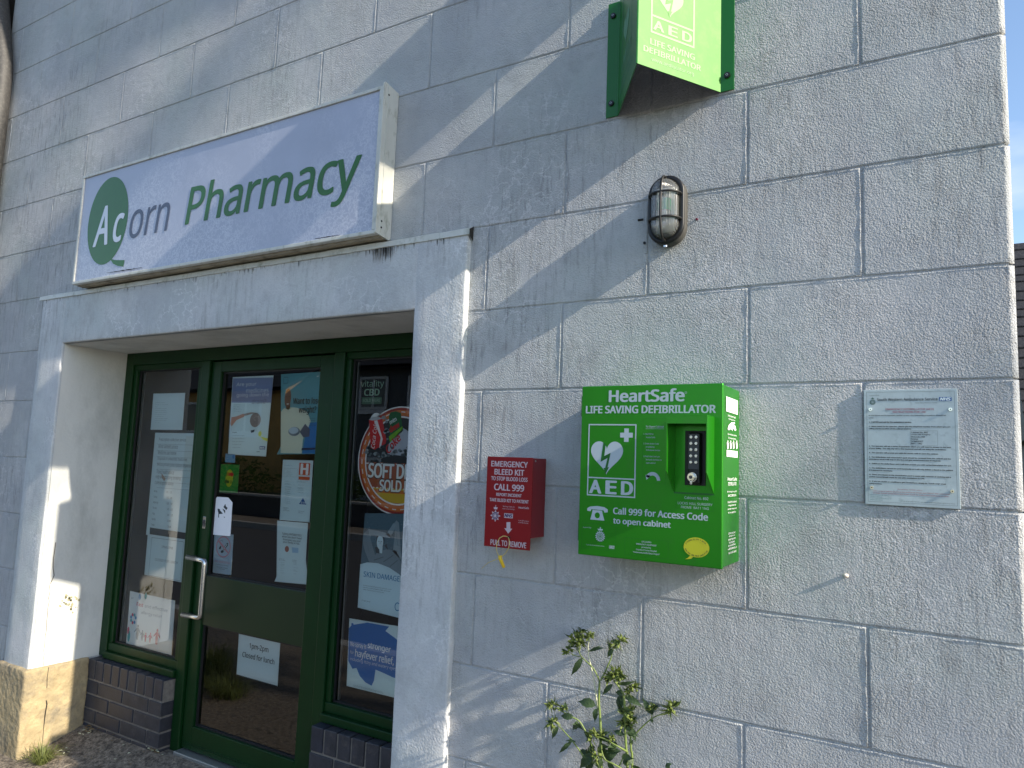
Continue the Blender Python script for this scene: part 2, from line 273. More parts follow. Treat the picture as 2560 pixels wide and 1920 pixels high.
# ------------------------------------------------------------------ object helpers
def thing(name, label, cat, loc, group=None):
    o = bpy.data.objects.new(name, None); COL.objects.link(o); o.location = loc; o['label'] = label; o['category'] = cat; o.empty_display_size = 0.1
    if group: o['group'] = group
    return o
def rootof(o):
    while o.parent: o = o.parent
    return o
def link(name, me, parent=None, label=None, kind=None):
    if parent is not None:
        me.transform(Matrix.Translation(-rootof(parent).location))
    o = bpy.data.objects.new(name, me); COL.objects.link(o)
    if parent is not None: o.parent = parent
    if label: o['label'] = label
    if kind: o['kind'] = kind
    return o
def tag(o, label, cat, group=None):
    o['label'] = label; o['category'] = cat
    if group: o['group'] = group
    return o
def setorigin(o, loc):
    o.data.transform(Matrix.Translation(-Vector(loc))); o.location = loc; return o
class MB:
    def __init__(s): s.bm = bmesh.new(); s.mats = []
    def mi(s, m):
        if m not in s.mats: s.mats.append(m)
        return s.mats.index(m)
    def face(s, pts, m, smooth=False):
        f = s.bm.faces.new([s.bm.verts.new(p) for p in pts]); f.material_index = s.mi(m); f.smooth = smooth; return f
    def box(s, x0, x1, y0, y1, z0, z1, m, bev=0, seg=2):
        t = bmesh.new(); bmesh.ops.create_cube(t, size=1)
        for v in t.verts: v.co = Vector(((x0+x1)/2+v.co.x*(x1-x0), (y0+y1)/2+v.co.y*(y1-y0), (z0+z1)/2+v.co.z*(z1-z0)))
        if bev: bmesh.ops.bevel(t, geom=t.edges[:], offset=bev, segments=seg, affect='EDGES', profile=0.5)
        s.add(t, m)
    def add(s, t, m, mx=None, smooth=None):
        i = s.mi(m); mp_ = {}
        for v in t.verts: mp_[v] = s.bm.verts.new(mx @ v.co if mx else v.co)
        for f in t.faces:
            try: nf = s.bm.faces.new([mp_[v] for v in f.verts])
            except ValueError: continue
            nf.material_index = i; nf.smooth = f.smooth if smooth is None else smooth
        t.free()
    def tube(s, pts, rad, m, n=10, caps=True):
        pts = [Vector(p) for p in pts]; rr = rad if isinstance(rad, (list, tuple)) else [rad]*len(pts)
        i = s.mi(m); rings = []; ref = None
        for k, p in enumerate(pts):
            d = (pts[min(k+1, len(pts)-1)]-pts[max(k-1, 0)]).normalized()
            if ref is None: ref = Vector((0, 0, 1)) if abs(d.z) < 0.9 else Vector((1, 0, 0))
            a = (ref - d*ref.dot(d)).normalized(); ref = a; b = d.cross(a)
            rings.append([s.bm.verts.new(p+(a*math.cos(2*math.pi*j/n)+b*math.sin(2*math.pi*j/n))*rr[k]) for j in range(n)])
        for k in range(len(rings)-1):
            for j in range(n):
                f = s.bm.faces.new((rings[k][j], rings[k][(j+1) % n], rings[k+1][(j+1) % n], rings[k+1][j])); f.material_index = i; f.smooth = True
        if caps:
            for rg in (rings[0][::-1], rings[-1]):
                f = s.bm.faces.new(rg); f.material_index = i
    def cyl(s, c, axis, r, h, m, n=20, r2=None, bev=0):
        t = bmesh.new(); bmesh.ops.create_cone(t, cap_ends=True, segments=n, radius1=r, radius2=r if r2 is None else r2, depth=h)
        if bev: bmesh.ops.bevel(t, geom=[e for e in t.edges if len(e.link_faces) == 2 and any(len(f.verts) > 4 for f in e.link_faces)], offset=bev, segments=2, affect='EDGES')
        q = Vector(axis).to_track_quat('Z', 'Y').to_matrix().to_4x4(); s.add(t, m, Matrix.Translation(c) @ q)
    def build(s, name, parent=None, label=None, kind=None, recalc=True):
        if recalc: bmesh.ops.recalc_face_normals(s.bm, faces=s.bm.faces[:])
        me = bpy.data.meshes.new(name); s.bm.to_mesh(me); s.bm.free()
        for m in s.mats: me.materials.append(m)
        return link(name, me, parent, label, kind)

# text geometry (a plain sans that ships inside Blender; the built-in face if it is missing)
try:
    import os
    _fp = os.path.join(bpy.utils.system_resource('DATAFILES'), 'fonts', 'NotoSansHebrew-Regular.woff2')
    FONT = bpy.data.fonts.load(_fp) if os.path.exists(_fp) else None
except Exception:
    FONT = None
_tc = {}
def textgeo(st, bold=0.0, shear=0.0, space=1.0):
    bold = 0.0 if FONT else bold
    k = (st, bold, shear, space)
    if k in _tc: return _tc[k]
    cu = bpy.data.curves.new('t', 'FONT'); cu.font = FONT or cu.font; cu.body = st; cu.size = 1; cu.offset = bold; cu.shear = shear; cu.space_character = space; cu.resolution_u = 3; cu.fill_mode = 'FRONT' if False else 'BOTH'
    ob = bpy.data.objects.new('t', cu); COL.objects.link(ob); dg = bpy.context.evaluated_depsgraph_get(); dg.update()
    me = ob.evaluated_get(dg).to_mesh()
    v = np.array([tuple(x.co)[:2] for x in me.vertices]) if len(me.vertices) else np.zeros((0, 2)); f = [tuple(p.vertices) for p in me.polygons]
    ob.evaluated_get(dg).to_mesh_clear(); bpy.data.objects.remove(ob); bpy.data.curves.remove(cu)
    _tc[k] = (v, f); return v, f
class G:
    """flat printed matter on a Face: every call lays ink a hair above the last layer"""
    def __init__(s, face, h=0.0, step=0.00025): s.f = face; s.h = h; s.step = step; s.m = MB()
    def P(s, a, b, l): return s.f.pt(a, b, s.h+l*s.step)
    def poly(s, pts, m, l=0): s.m.face([s.P(a, b, l) for a, b in pts], m)
    def pp(s, pts, conv, m, l=0): s.poly([s.f.px(conv(*p)) for p in pts], m, l)
    def box2(s, p0, p1): return min(p0[0], p1[0]), min(p0[1], p1[1]), max(p0[0], p1[0]), max(p0[1], p1[1])
    def rect(s, p0, p1, m, l=0):
        x0, y0, x1, y1 = s.box2(p0, p1); s.poly([(x0, y0), (x1, y0), (x1, y1), (x0, y1)], m, l)
    def outline(s, p0, p1, wd, m, l=0):
        x0, y0, x1, y1 = s.box2(p0, p1)
        s.rect((x0, y0), (x1, y0+wd), m, l); s.rect((x0, y1-wd), (x1, y1), m, l); s.rect((x0, y0+wd), (x0+wd, y1-wd), m, l); s.rect((x1-wd, y0+wd), (x1, y1-wd), m, l)
    def ell(s, c, rx, ry, m, l=0, n=48): s.poly([(c[0]+rx*math.cos(2*math.pi*i/n), c[1]+ry*math.sin(2*math.pi*i/n)) for i in range(n)], m, l)
    def ring(s, c, rx, ry, wd, m, l=0, n=48, a0=0, a1=360, dash=0):
        for i in range(n):
            if dash and i % (2*dash) >= dash: continue
            t0 = R_(a0+(a1-a0)*i/n); t1 = R_(a0+(a1-a0)*(i+1)/n)
            s.poly([(c[0]+(rx-wd)*math.cos(t0), c[1]+(ry-wd)*math.sin(t0)), (c[0]+rx*math.cos(t0), c[1]+ry*math.sin(t0)), (c[0]+rx*math.cos(t1), c[1]+ry*math.sin(t1)), (c[0]+(rx-wd)*math.cos(t1), c[1]+(ry-wd)*math.sin(t1))], m, l)
    def _put(s, v, f, T0, m, l, bold=0.0):
        if FONT and bold > 0:
            d = bold*1.05; hs = s.h
            for n_, (ax_, ay_) in enumerate(((-d, 0), (d, 0), (0, -d*.5), (0, d*.5), (-d*.7, d*.4), (d*.7, d*.4), (d*.7, -d*.4), (-d*.7, -d*.4))):
                s.h = hs+(n_+1)*1.5e-5
                s._put(v, f, (lambda x, y, ax_=ax_, ay_=ay_: T0(x+ax_, y+ay_)), m, l)
            s.h = hs
        T = T0
        i = s.m.mi(m); vs = [s.m.bm.verts.new(s.P(*T(x, y), l)) for x, y in v]
        for q in f:
            try: fc = s.m.bm.faces.new([vs[k] for k in q]); fc.material_index = i
            except ValueError: pass
    def text(s, st, p0, p1, m, l=1, bold=0.0, shear=0.0, space=1.0):
        v, f = textgeo(st, bold, shear, space)
        if not len(v): return
        x0, y0, x1, y1 = s.box2(p0, p1); a = v.min(0); b = v.max(0)
        s._put(v, f, lambda x, y: (x0+(x-a[0])/(b[0]-a[0])*(x1-x0), y0+(y-a[1])/(b[1]-a[1])*(y1-y0)), m, l, bold)
    def line(s, st, x, y, hgt, m, l=1, bold=0.0, align='l', maxw=None, xs=0.88, rot=0.0, shear=0.0):
        """one line of type: baseline at (x, y), cap height hgt"""
        v, f = textgeo(st, bold, shear)
        if not len(v): return
        k = hgt/0.70; a = v.min(0); b = v.max(0); w_ = (b[0]-a[0])*k*xs
        sx = xs*(min(1, maxw/w_) if maxw else 1); w_ = (b[0]-a[0])*k*sx
        ox = {'l': 0, 'c': -w_/2, 'r': -w_}[align]; cr_, sr_ = math.cos(rot), math.sin(rot)
        def T(px, py):
            X = ox+(px-a[0])*k*sx; Y = py*k
            return (x+X*cr_-Y*sr_, y+X*sr_+Y*cr_)
        s._put(v, f, T, m, l, bold)
    def fake(s, x, y, wd, hgt, m, l=1):                # small print too fine to read in the photo
        words = 'prescription advice medicines service please ask our pharmacist team about your treatment and when to see a doctor today for free help with any of these minor conditions at home'.split()
        st = ''; 
        while len(st)*hgt*0.95 < wd: st += random.choice(words)+' '
        s.line(st.strip(), x, y, hgt, m, l, maxw=wd)
    def build(s, name, parent=None, label=None): return s.m.build(name, parent, label, recalc=False)

# ------------------------------------------------------------------ ground and street
g = MB()
def gz(x, y): return 0.0 if y <= 0 else min(0.085, 0.30*y)
m = MB()
nx = 90; xs_ = [-9+i*0.15 for i in range(80)]; ys = [-1.9, -1.2, -0.6, -0.3, -0.1, 0.0, 0.1, 0.2, 0.28, 0.36]
rows = [[m.bm.verts.new((x, y, gz(x, y)+random.uniform(-.002, .002))) for x in xs_] for y in ys]
for a, b in zip(rows, rows[1:]):
    for i in range(len(xs_)-1):
        f = m.bm.faces.new((a[i], a[i+1], b[i+1], b[i])); f.material_index = m.mi(ASPH); f.smooth = True
p = m.build('pavement', kind='structure')
m = MB(); m.box(-60, 40, -2.05, -1.9, -0.3, 0.002, KERB, 0.01); m.box(-60, -9, -1.9, 12, -0.3, -0.004, ASPH); m.box(2.8, 40, -1.9, 12, -0.3, -0.004, ASPH); m.build('kerb', kind='structure')
m = MB(); m.face([(-60, -8.6, -0.11), (40, -8.6, -0.11), (40, -2.05, -0.11), (-60, -2.05, -0.11)], ROADM)
m.build('road', kind='structure')
m = MB(); m.box(-60, 40, -8.75, -8.6, -0.3, 0.02, KERB, 0.01); m.box(-60, 40, -9.9, -8.75, -0.3, 0.0, ASPH); m.build('far_pavement', kind='structure')
m = MB(); m.face([(-300, -300, -0.32), (300, -300, -0.32), (300, 300, -0.32), (-300, 300, -0.32)], EARTH); m.build('ground', kind='structure')
m = MB(); m.box(-60, 40, -60, -10.15, -0.3, 0.45, EARTH); m.build('grass_bank', kind='structure')
# low wall across the road
t = thing('garden_wall', 'low dark stone wall across the road reflected in the door glass', 'wall', (-15, -10, 0))
m = MB(); m.box(-45, 10, -10.15, -9.95, 0, 0.5, ROADM, 0.01); m.build('wall', t)
m = MB(); m.box(-45, 10, -10.19, -9.92, 0.5, 0.56, KERB, 0.01); m.build('coping', t)
def leafcloud(mb, c, r, n, size, m_, flat=1.0):
    for _ in range(n):
        while True:
            q = Vector((random.uniform(-1, 1), random.uniform(-1, 1), random.uniform(-1, 1)))
            if q.length < 1: break
        q = Vector(c)+Vector((q.x*r[0], q.y*r[1], q.z*r[2]))
        a = Vector((random.gauss(0, 1), random.gauss(0, 1), random.gauss(0, 1))).normalized(); b = a.orthogonal().normalized()
        s_ = size*random.uniform(0.6, 1.4)
        mb.face([q-a*s_, q+b*s_*0.45, q+a*s_, q-b*s_*0.45], m_)
t = thing('hedge', 'ragged green hedge across the road reflected in the door glass', 'hedge', (-16, -11.2, 0.45))
m = MB()
for i in range(16): leafcloud(m, (-26+i*1.3, -11.2+random.uniform(-.2, .2), 0.7+random.uniform(-.1, .35)), (0.9, 0.5, 0.55), 330, 0.07, HEDGE)
m.build('foliage', t)
def house(loc, x0, x1, y0, y1, h, ridge, wm, label, wins, gable=True):
    t = thing('house', label, 'house', loc)
    m = MB(); m.box(x0, x1, y0, y1, 0, h, wm)
    if gable:
        ym = (y0+y1)/2
        for x in (x0, x1): m.face([(x, y0, h), (x, y1, h), (x, ym, ridge)], wm)
    m.build('wall', t)
    m = MB(); ym = (y0+y1)/2; e = 0.3; dz = (ridge-h)/(ym-y0)*e
    for (ya, yb) in ((y0-e, ym), (y1+e, ym)):
        m.face([(x0-.2, ya, h-dz+.06), (x1+.2, ya, h-dz+.06), (x1+.2, yb, ridge+.06), (x0-.2, yb, ridge+.06)], SLATE)
        m.face([(x0-.2, ya, h-dz+.16), (x1+.2, ya, h-dz+.16), (x1+.2, yb, ridge+.16), (x0-.2, yb, ridge+.16)], SLATE)
        m.face([(x1+.2, ya, h-dz+.06), (x1+.2, ya, h-dz+.16), (x1+.2, yb, ridge+.16), (x1+.2, yb, ridge+.06)], SLATE)
    for k in range(14):                                # slate courses
        f_ = k/14; m.box(x0-.2, x1+.2, y1+e+(ym-y1-e)*f_-.02, y1+e+(ym-y1-e)*f_+.02, h-dz+.16+(ridge-h+dz)*f_, h-dz+.175+(ridge-h+dz)*f_, SLATE)
    m.build('roof', t)
    for (wx0, wx1, wz0, wz1) in wins:
        m = MB(); y = y1+.03
        for b_ in ((wx0, wx1, wz0-.12, wz0-.01), (wx0, wx0+.07, wz0, wz1), (wx1-.07, wx1, wz0, wz1), (wx0+.07, wx1-.07, wz1-.07, wz1), (wx0+.07, wx1-.07, wz0, wz0+.07), ((wx0+wx1)/2-.03, (wx0+wx1)/2+.03, wz0+.07, wz1-.07)):
            m.box(b_[0], b_[1], y1+.002, y+.02, b_[2], b_[3], WINF)
        fr = m.build('window', t)
        m = MB(); m.face([(wx0+.07, y1+.015, wz0+.07), (wx1-.07, y1+.015, wz0+.07), (wx1-.07, y1+.015, wz1-.07), (wx0+.07, y1+.015, wz1-.07)], WING); m.build('glass', fr)
house((-20, -15, 0.4), -24, -16.6, -19, -12.4, 3.6, 5.4, OCHRE, 'ochre rendered house with slate roof across the road, reflected in the shop door', [(-22, -20.6, 2.2, 3.2), (-19, -17.6, 2.2, 3.2)])
house((-11, -15, 0.4), -14.2, -6.5, -18, -12.2, 4.15, 6.4, GREYH, 'dark grey house with white framed windows across the road, reflected in the right window', [(-13.4, -12.4, 2.9, 3.8), (-11.7, -10.7, 2.9, 3.8), (-9.6, -8.5, 2.9, 3.8), (-13.3, -12.5, 0.5, 1.6), (-11.2, -10.2, 0.9, 1.8)])
# tree along the street that throws the soft shadows on the upper wall
t = thing('street_tree', 'tall leafy tree up the street to the right of the shop', 'tree', (13.5, -3.4, 0))
m = MB(); m.tube([(13.5, -3.4, -0.1), (13.6, -3.3, 4), (13.4, -2.6, 8), (13.6, -2.0, 11)], [0.22, 0.18, 0.12, 0.05], BARK)
for a in range(9):
    z = 6.5+a*0.6; an = a*2.4; m.tube([(13.5, -2.7, z), (13.5+math.cos(an)*0.9, -2.2+math.sin(an)*0.9, z+0.7), (13.5+math.cos(an)*1.5, -2.0+math.sin(an)*1.2, z+1.3)], [0.06, 0.035, 0.012], BARK, 6)
m.build('trunk', t)
m = MB()
for k in range(29):
    an = random.uniform(0, 6.28); rr = random.uniform(0, 1.2); low = k < 20
    leafcloud(m, (13.5+math.cos(an)*rr*(1.6 if low else .9), (-2.9 if low else -1.55)+math.sin(an)*rr*(.8 if low else .35), random.uniform(7.5, 11.0) if low else random.uniform(11.7, 13.6)), (0.40, 0.30, 0.30) if low else (.30, .16, .20), 75 if low else 26, 0.07, TREEL)
m.build('crown', t)
# neighbour behind the corner
Fn = wallface(9.0)
hx, hz = Fn.px((2550, 668))
t = thing('house', 'dark slate roofed house glimpsed past the right corner of the wall', 'house', (hx+3, 10, 0))
m = MB(); m.box(hx+0.1, hx+8, 9.4, 15, -0.3, hz-2.0, GREYH); m.build('wall', t)
m = MB(); m.face([(hx, 9.0, hz-2.2), (hx+8, 9.0, hz-2.2), (hx+8, 12.2, hz+1.2), (hx, 12.2, hz+1.2)], SLATE)
m.face([(hx, 15.4, hz-2.2), (hx+8, 15.4, hz-2.2), (hx+8, 12.2, hz+1.2), (hx, 12.2, hz+1.2)], SLATE)
m.face([(hx, 9.0, hz-2.2), (hx, 12.2, hz+1.2), (hx, 15.4, hz-2.2)], SLATE)
for k in range(20):
    f_ = k/20+random.uniform(-.006, .006); m.box(hx-.01, hx+8, 9.0+3.2*f_-.015, 9.0+3.2*f_+.01, hz-2.2+3.4*f_, hz-2.185+3.4*f_, SLATE)
m.build('roof', t)

# ------------------------------------------------------------------ the pharmacy building
bld = thing('pharmacy_building', 'pale rendered shop building scored into blocks with green framed pharmacy entrance', 'building', (-2, 0, 0))
XL, XR, ZT = -4.66, 0.64, 5.42
SX0, SX1, SZ = -3.848, -0.972, 2.402           # surround outer
OX0, OX1, OZ = -3.60, -1.20, 2.135             # opening
rowsz = [-0.2, 0.30, 0.60, 0.902, 1.202, 1.51, 1.828, 2.112, 2.419, 2.712, 3.010, 3.325, 3.620, 3.92, 4.22, 4.52, 4.82, 5.12, ZT]
m = MB(); gi = m.mi(WALL)
def block(x0, x1, z0, z1, corner=False):
    gp = 0.0019; ch = 0.0030; dp = 0.0036; j = 0.0009
    x0 += gp; x1 -= gp if not corner else 0; z0 += gp; z1 -= gp
    if x1-x0 < 0.02 or z1-z0 < 0.02: return
    def edge(a, b):
        n_ = max(1, int(math.dist(a, b)/0.028)); return [(a[0]+(b[0]-a[0])*i/n_, a[1]+(b[1]-a[1])*i/n_) for i in range(n_)]
    pts = edge((x0, z0), (x1, z0))+edge((x1, z0), (x1, z1))+edge((x1, z1), (x0, z1))+edge((x0, z1), (x0, z0))
    cx_, cz_ = (x0+x1)/2, (z0+z1)/2
    outer = []; inner = []; third = []
    for (x, z) in pts:
        jx, jz = random.uniform(-j, j), random.uniform(-j, j); dc = 0.014 if corner and abs(x-x1) < 1e-6 else 0
        outer.append(m.bm.verts.new((x+jx*(0 if dc else 1), dp if not dc else 0.016, z+jz)))
        sx = ch if x <= x0+1e-6 else (-ch if x >= x1-1e-6 else 0); sz = ch if z <= z0+1e-6 else (-ch if z >= z1-1e-6 else 0)
        if dc: sx = -0.011
        lip = 0.0014*random.uniform(.4, 1.2) if (sx < 0 and not dc) or sz < 0 else (0.0003 if not dc else 0)
        ix, iz = x+jx*0.6+sx*(1 if dc else random.uniform(.5, .9)), z+jz*0.6+sz*random.uniform(.5, .9)
        inner.append(m.bm.verts.new((ix, -lip, iz)))
        third.append(m.bm.verts.new((ix+sx*(.4 if dc else random.uniform(.9, 1.5)), random.uniform(-.0001, .0002), iz+sz*random.uniform(.9, 1.5))))
    n_ = len(pts)
    for i in range(n_):
        f = m.bm.faces.new((outer[i], outer[(i+1) % n_], inner[(i+1) % n_], inner[i])); f.material_index = gi; f.smooth = True
        f = m.bm.faces.new((inner[i], inner[(i+1) % n_], third[(i+1) % n_], third[i])); f.material_index = gi; f.smooth = True
    f = m.bm.faces.new(third); f.material_index = gi
for r in range(len(rowsz)-1):
    z0, z1 = rowsz[r], rowsz[r+1]
    k = 8-r                                             # course index in photo counting: course between line k and k-1
    off = 0.0 if (k % 2 == 0) else 0.3                  # joints of this course
    xs = [XL]+[x for x in [off+0.6*i+random.uniform(-.006, .006) for i in range(-9, 3)] if XL+0.05 < x < XR-0.1]+[XR]
    for a, b in zip(xs, xs[1:]):
        cor = (b == XR)
        if z1 < 2.43 or z0 < 2.38:
            if b <= -3.80 or a >= -1.02: block(a, b, z0, z1, cor)
            else:
                if a < -3.80: block(a, -3.80, z0, z1)
                if b > -1.02: block(-1.02, b, z0, z1, cor)
        else: block(a, b, z0, z1, cor)
# scored lines sit in this backing coat
for (a, b, c_, d_) in ((XL, SX0+.03, -0.2, ZT), (SX1-.03, XR-.012, -0.2, ZT), (SX0+.03, SX1-.03, 2.38, ZT)):
    m.face([(a, 0.0034, c_), (b, 0.0034, c_), (b, 0.0034, d_), (a, 0.0034, d_)], WALL)
wallob = m.build('rendered_wall', bld, recalc=True)
m = MB()
m.box(XL, SX0+.1, 0.02, 0.30, -0.2, ZT, WALL); m.box(SX1-.1, XR-.003, 0.016, 7.0, -0.2, ZT, WALL, 0.0); m.box(SX0+.1, SX1-.1, 0.02, 0.30, 2.39, ZT, WALL)
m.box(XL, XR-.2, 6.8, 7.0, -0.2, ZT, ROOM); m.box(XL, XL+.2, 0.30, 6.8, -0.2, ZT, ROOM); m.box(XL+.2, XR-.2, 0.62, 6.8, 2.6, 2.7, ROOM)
m.build('wall_core', bld)
# roof with eave and gutter
m = MB(); m.box(XL-.1, XR+.12, -0.17, 0.0, ZT-.02, ZT+.02, FASC); m.box(XL-.1, XR+.12, -0.195, -0.17, ZT-.1, ZT+.16, FASC)
m.face([(XL-.12, -0.24, ZT+.14), (XR+.14, -0.24, ZT+.14), (XR+.14, 3.5, ZT+2.2), (XL-.12, 3.5, ZT+2.2)], SLATE)
m.face([(XL-.12, 7.3, ZT+.14), (XR+.14, 7.3, ZT+.14), (XR+.14, 3.5, ZT+2.2), (XL-.12, 3.5, ZT+2.2)], SLATE)
rf = m.build('roof', bld)
m = MB(); m.tube([(XL-.12, -.247, ZT+.06), (XR+.14, -.247, ZT+.06)], 0.050, BLACK, 12); m.build('gutter', rf)
# surround
def wob(ob, amt, sc=1.0):
    from mathutils import noise
    for v in ob.data.vertices:
        n_ = noise.noise_vector(v.co*7*sc)*amt+noise.noise_vector(v.co*31*sc)*amt*0.5; v.co += n_
def dense_box(m, x0, x1, y0, y1, z0, z1, mm, step=0.05, bev=0.008):
    t = bmesh.new(); bmesh.ops.create_cube(t, size=1)
    for v in t.verts: v.co = Vector(((x0+x1)/2+v.co.x*(x1-x0), (y0+y1)/2+v.co.y*(y1-y0), (z0+z1)/2+v.co.z*(z1-z0)))
    bmesh.ops.bevel(t, geom=t.edges[:], offset=bev, segments=3, affect='EDGES', profile=0.5)
    for ax, (lo, hi) in enumerate(((x0, x1), (y0, y1), (z0, z1))):
        n_ = int((hi-lo)/step)
        for i in range(1, n_):
            co = [0, 0, 0]; co[ax] = lo+(hi-lo)*i/n_; no = [0, 0, 0]; no[ax] = 1
            bmesh.ops.bisect_plane(t, geom=t.verts[:]+t.edges[:]+t.faces[:], plane_co=co, plane_no=no)
    for f in t.faces: f.smooth = True
    m.add(t, mm)
m = MB()
dense_box(m, SX0, OX0, -0.024, 0.42, 0.0, SZ, SURR)
dense_box(m, OX1, SX1, -0.024, 0.42, -0.1, SZ, SURR)
dense_box(m, OX0-.012, OX1+.012, -0.0235, 0.40, OZ, SZ-.001, SURR)
so_ = m.build('door_surround', bld); wob(so_, 0.0022)
# reveal faces wear a smoother cream paint: thin coats
m = MB()
n_ = 24
def coat(P00, P10, P11, P01):
    P00, P10, P11, P01 = map(Vector, (P00, P10, P11, P01)); gr = []
    for i in range(n_+1):
        gr.append([m.bm.verts.new((P00.lerp(P10, j/8)).lerp(P01.lerp(P11, j/8), i/n_)) for j in range(9)])
    for i in range(n_):
        for j in range(8):
            f = m.bm.faces.new((gr[i][j], gr[i][j+1], gr[i+1][j+1], gr[i+1][j])); f.material_index = m.mi(REVEAL); f.smooth = True
coat((OX0+.0045, -0.012, 0.435), (OX0+.0045, 0.34, 0.435), (OX0+.0045, 0.34, OZ), (OX0+.0045, -0.012, OZ))
coat((OX0, -0.012, OZ-.0045), (OX1, -0.012, OZ-.0045), (OX1, 0.34, OZ-.0045), (OX0, 0.34, OZ-.0045))
ro = m.build('reveal_coat', bld)
# crack down the reveal and a blown patch of paint
RV = Face((OX0+.0062, 0, 0), (0, 1, 0), (0, 0, 1)); K = zc(0, 1300, 2.675)
gr_ = G(RV, 0.0); CRKM = mat('crack_shadow', (0.13, 0.12, 0.105), 0.9)
crk = [(372, 150), (366, 200), (357, 260), (355, 320), (362, 370), (345, 410), (330, 440), (336, 475), (325, 520), (330, 545), (320, 590), (318, 640), (310, 680), (312, 730), (302, 780), (300, 830), (293, 870), (296, 900), (288, 940), (291, 975)]
pc = [RV.px(K(*q)) for q in crk]
wd_ = [0.0024 if i < 6 else 0.0012 for i in range(len(pc))]
for i in range(len(pc)-1):
    a, b = pc[i], pc[i+1]; gr_.poly([(a[0]-wd_[i], a[1]), (a[0]+wd_[i], a[1]), (b[0]+wd_[i+1], b[1]), (b[0]-wd_[i+1], b[1])], CRKM, 0)
gr_.build('crack', ro); gr_ = G(RV, 0.0)
CRK2 = mat('flaked_paint', (0.36, 0.34, 0.22), 0.9, var=0.3, vscale=60)
for _ in range(34):
    x, y = random.gauss(465, 28), random.gauss(540, 32); s_ = random.uniform(4, 13)
    gr_.pp([(x+s_*math.cos(a)*random.uniform(.5, 1.2), y+s_*math.sin(a)*random.uniform(.5, 1.5)) for a in (0, 1.2, 2.5, 3.7, 5)], K, CRK2, 1)
gr_.build('flaked_patch', ro)['kind'] = 'stuff'
# flashing on top of the surround
m = MB(); m.face([(SX0-.03, -0.024, SZ+.002), (SX1+.006, -0.024, SZ+.002), (SX1+.006, -0.028, SZ-.010), (SX0-.03, -0.028, SZ-.010)], SIGNFR)
ns = 60
prof = [(-0.001, SZ+.022), (-0.026, SZ+.010), (-0.029, SZ-.012), (-0.0245, SZ-.013)]
rr = [[m.bm.verts.new((SX0-.03+(SX1+.01-SX0+.03)*i/ns, y+random.uniform(-.0015, .0015), z+random.uniform(-.001, .001))) for (y, z) in prof] for i in range(ns+1)]
for a, b in zip(rr, rr[1:]):
    for j in range(3): f = m.bm.faces.new((a[j], a[j+1], b[j+1], b[j])); f.material_index = m.mi(SIGNFR)
m.face([(SX1+.0105, -0.003, SZ+.024), (SX1+.0105, -0.030, SZ+.006), (SX1+.0105, -0.024, SZ-.018), (SX1+.0105, -0.004, SZ-.034)], GRIMESHADE); m.build('flashing', bld)
gd = G(wallface(-0.0285), 0); DRIP = mat('drip_stain', (0.30, 0.29, 0.27), 0.9, var=0.3, vscale=60); gd2 = G(wallface(-0.0268), 0)
for _ in range(150):
    x = random.uniform(SX0, SX1) if random.random() < .6 else random.gauss(-1.36, .05); L_ = random.uniform(.004, .03)*(2.2 if abs(x+1.36) < .06 else 1); w2 = random.uniform(.0006, .0024); z = SZ-.0135
    gd2.poly([(x-w2, z), (x+w2, z), (x+w2*.6+.001, z-L_*.6), (x+.001, z-L_)], DRIP if random.random() < .75 else GRIMESHADE, 0)
gd2.build('drip_stains', so_)['kind'] = 'stuff'
# drip grime beneath sign end
# plinth blocks
for (x0, x1) in ((-3.875, -3.576), (-1.222, -0.950)):
    m = MB(); dense_box(m, x0, x1 if x0 < -2 else x1, -0.046, 0.285, -0.1, 0.436, STONE, 0.04, 0.012)
    if x0 < -2: pb = m.build('stone_plinth', bld); wob(pb, 0.004, 2)
    else: pb2 = m.build('stone_plinth', bld); wob(pb2, 0.004, 2)
gq = G(Face((-3.5745, 0, 0), (0, 1, 0), (0, 0, 1)), 0.0)
pts = [(0.066, 0.43), (0.064, 0.38), (0.067, 0.33), (0.070, 0.27), (0.076, 0.24), (0.073, 0.20), (0.072, 0.12), (0.075, 0.03)]
wds = [.0012, .0012, .0018, .003, .0035, .003, .0012, .001]
for i in range(len(pts)-1): gq.poly([(pts[i][0]-wds[i], pts[i][1]), (pts[i][0]+wds[i], pts[i][1]), (pts[i+1][0]+wds[i+1], pts[i+1][1]), (pts[i+1][0]-wds[i+1], pts[i+1][1])], GRIMESHADE, 0)
gq.build('stone_joint', pb)
# brick stall risers
def stall(x0, x1):
    m = MB(); Y = 0.28; m.box(x0+.004, x1-.004, Y+.006, 0.40, -0.05, 0.424, MORTAR)
    n_ = int(round((x1-x0)/0.075)); s_ = (x1-x0)/n_
    for i in range(n_): m.box(x0+i*s_+.005, x0+(i+1)*s_-.005, Y+random.uniform(-.001, .001), 0.385, 0.329, 0.431, random.choice((BRICKA, BRICKA, BRICKB)), 0.004)
    for c_, zt in enumerate((0.3195, 0.2445, 0.1695, 0.0945, 0.0195)):
        x = x1 if c_ % 2 else x1-0.1125+.005
        if x < x1: m.box(x+.005, x1-.0005, Y+random.uniform(-.001, .001), 0.39, zt-.065, zt, BRICKA, 0.003)
        while x > x0+.01:
            a = max(x0, x-0.225); m.box(a+.005 if a > x0 else a+.001, x-.005 if x < x1 else x, Y+random.uniform(-.001, .001), 0.39, zt-.065, zt, random.choice((BRICKA, BRICKA, BRICKB)), 0.003); x = a
    return m.build('brick_stall_riser', bld)
stall(-3.588, -2.918); stall(-1.888, -1.19)
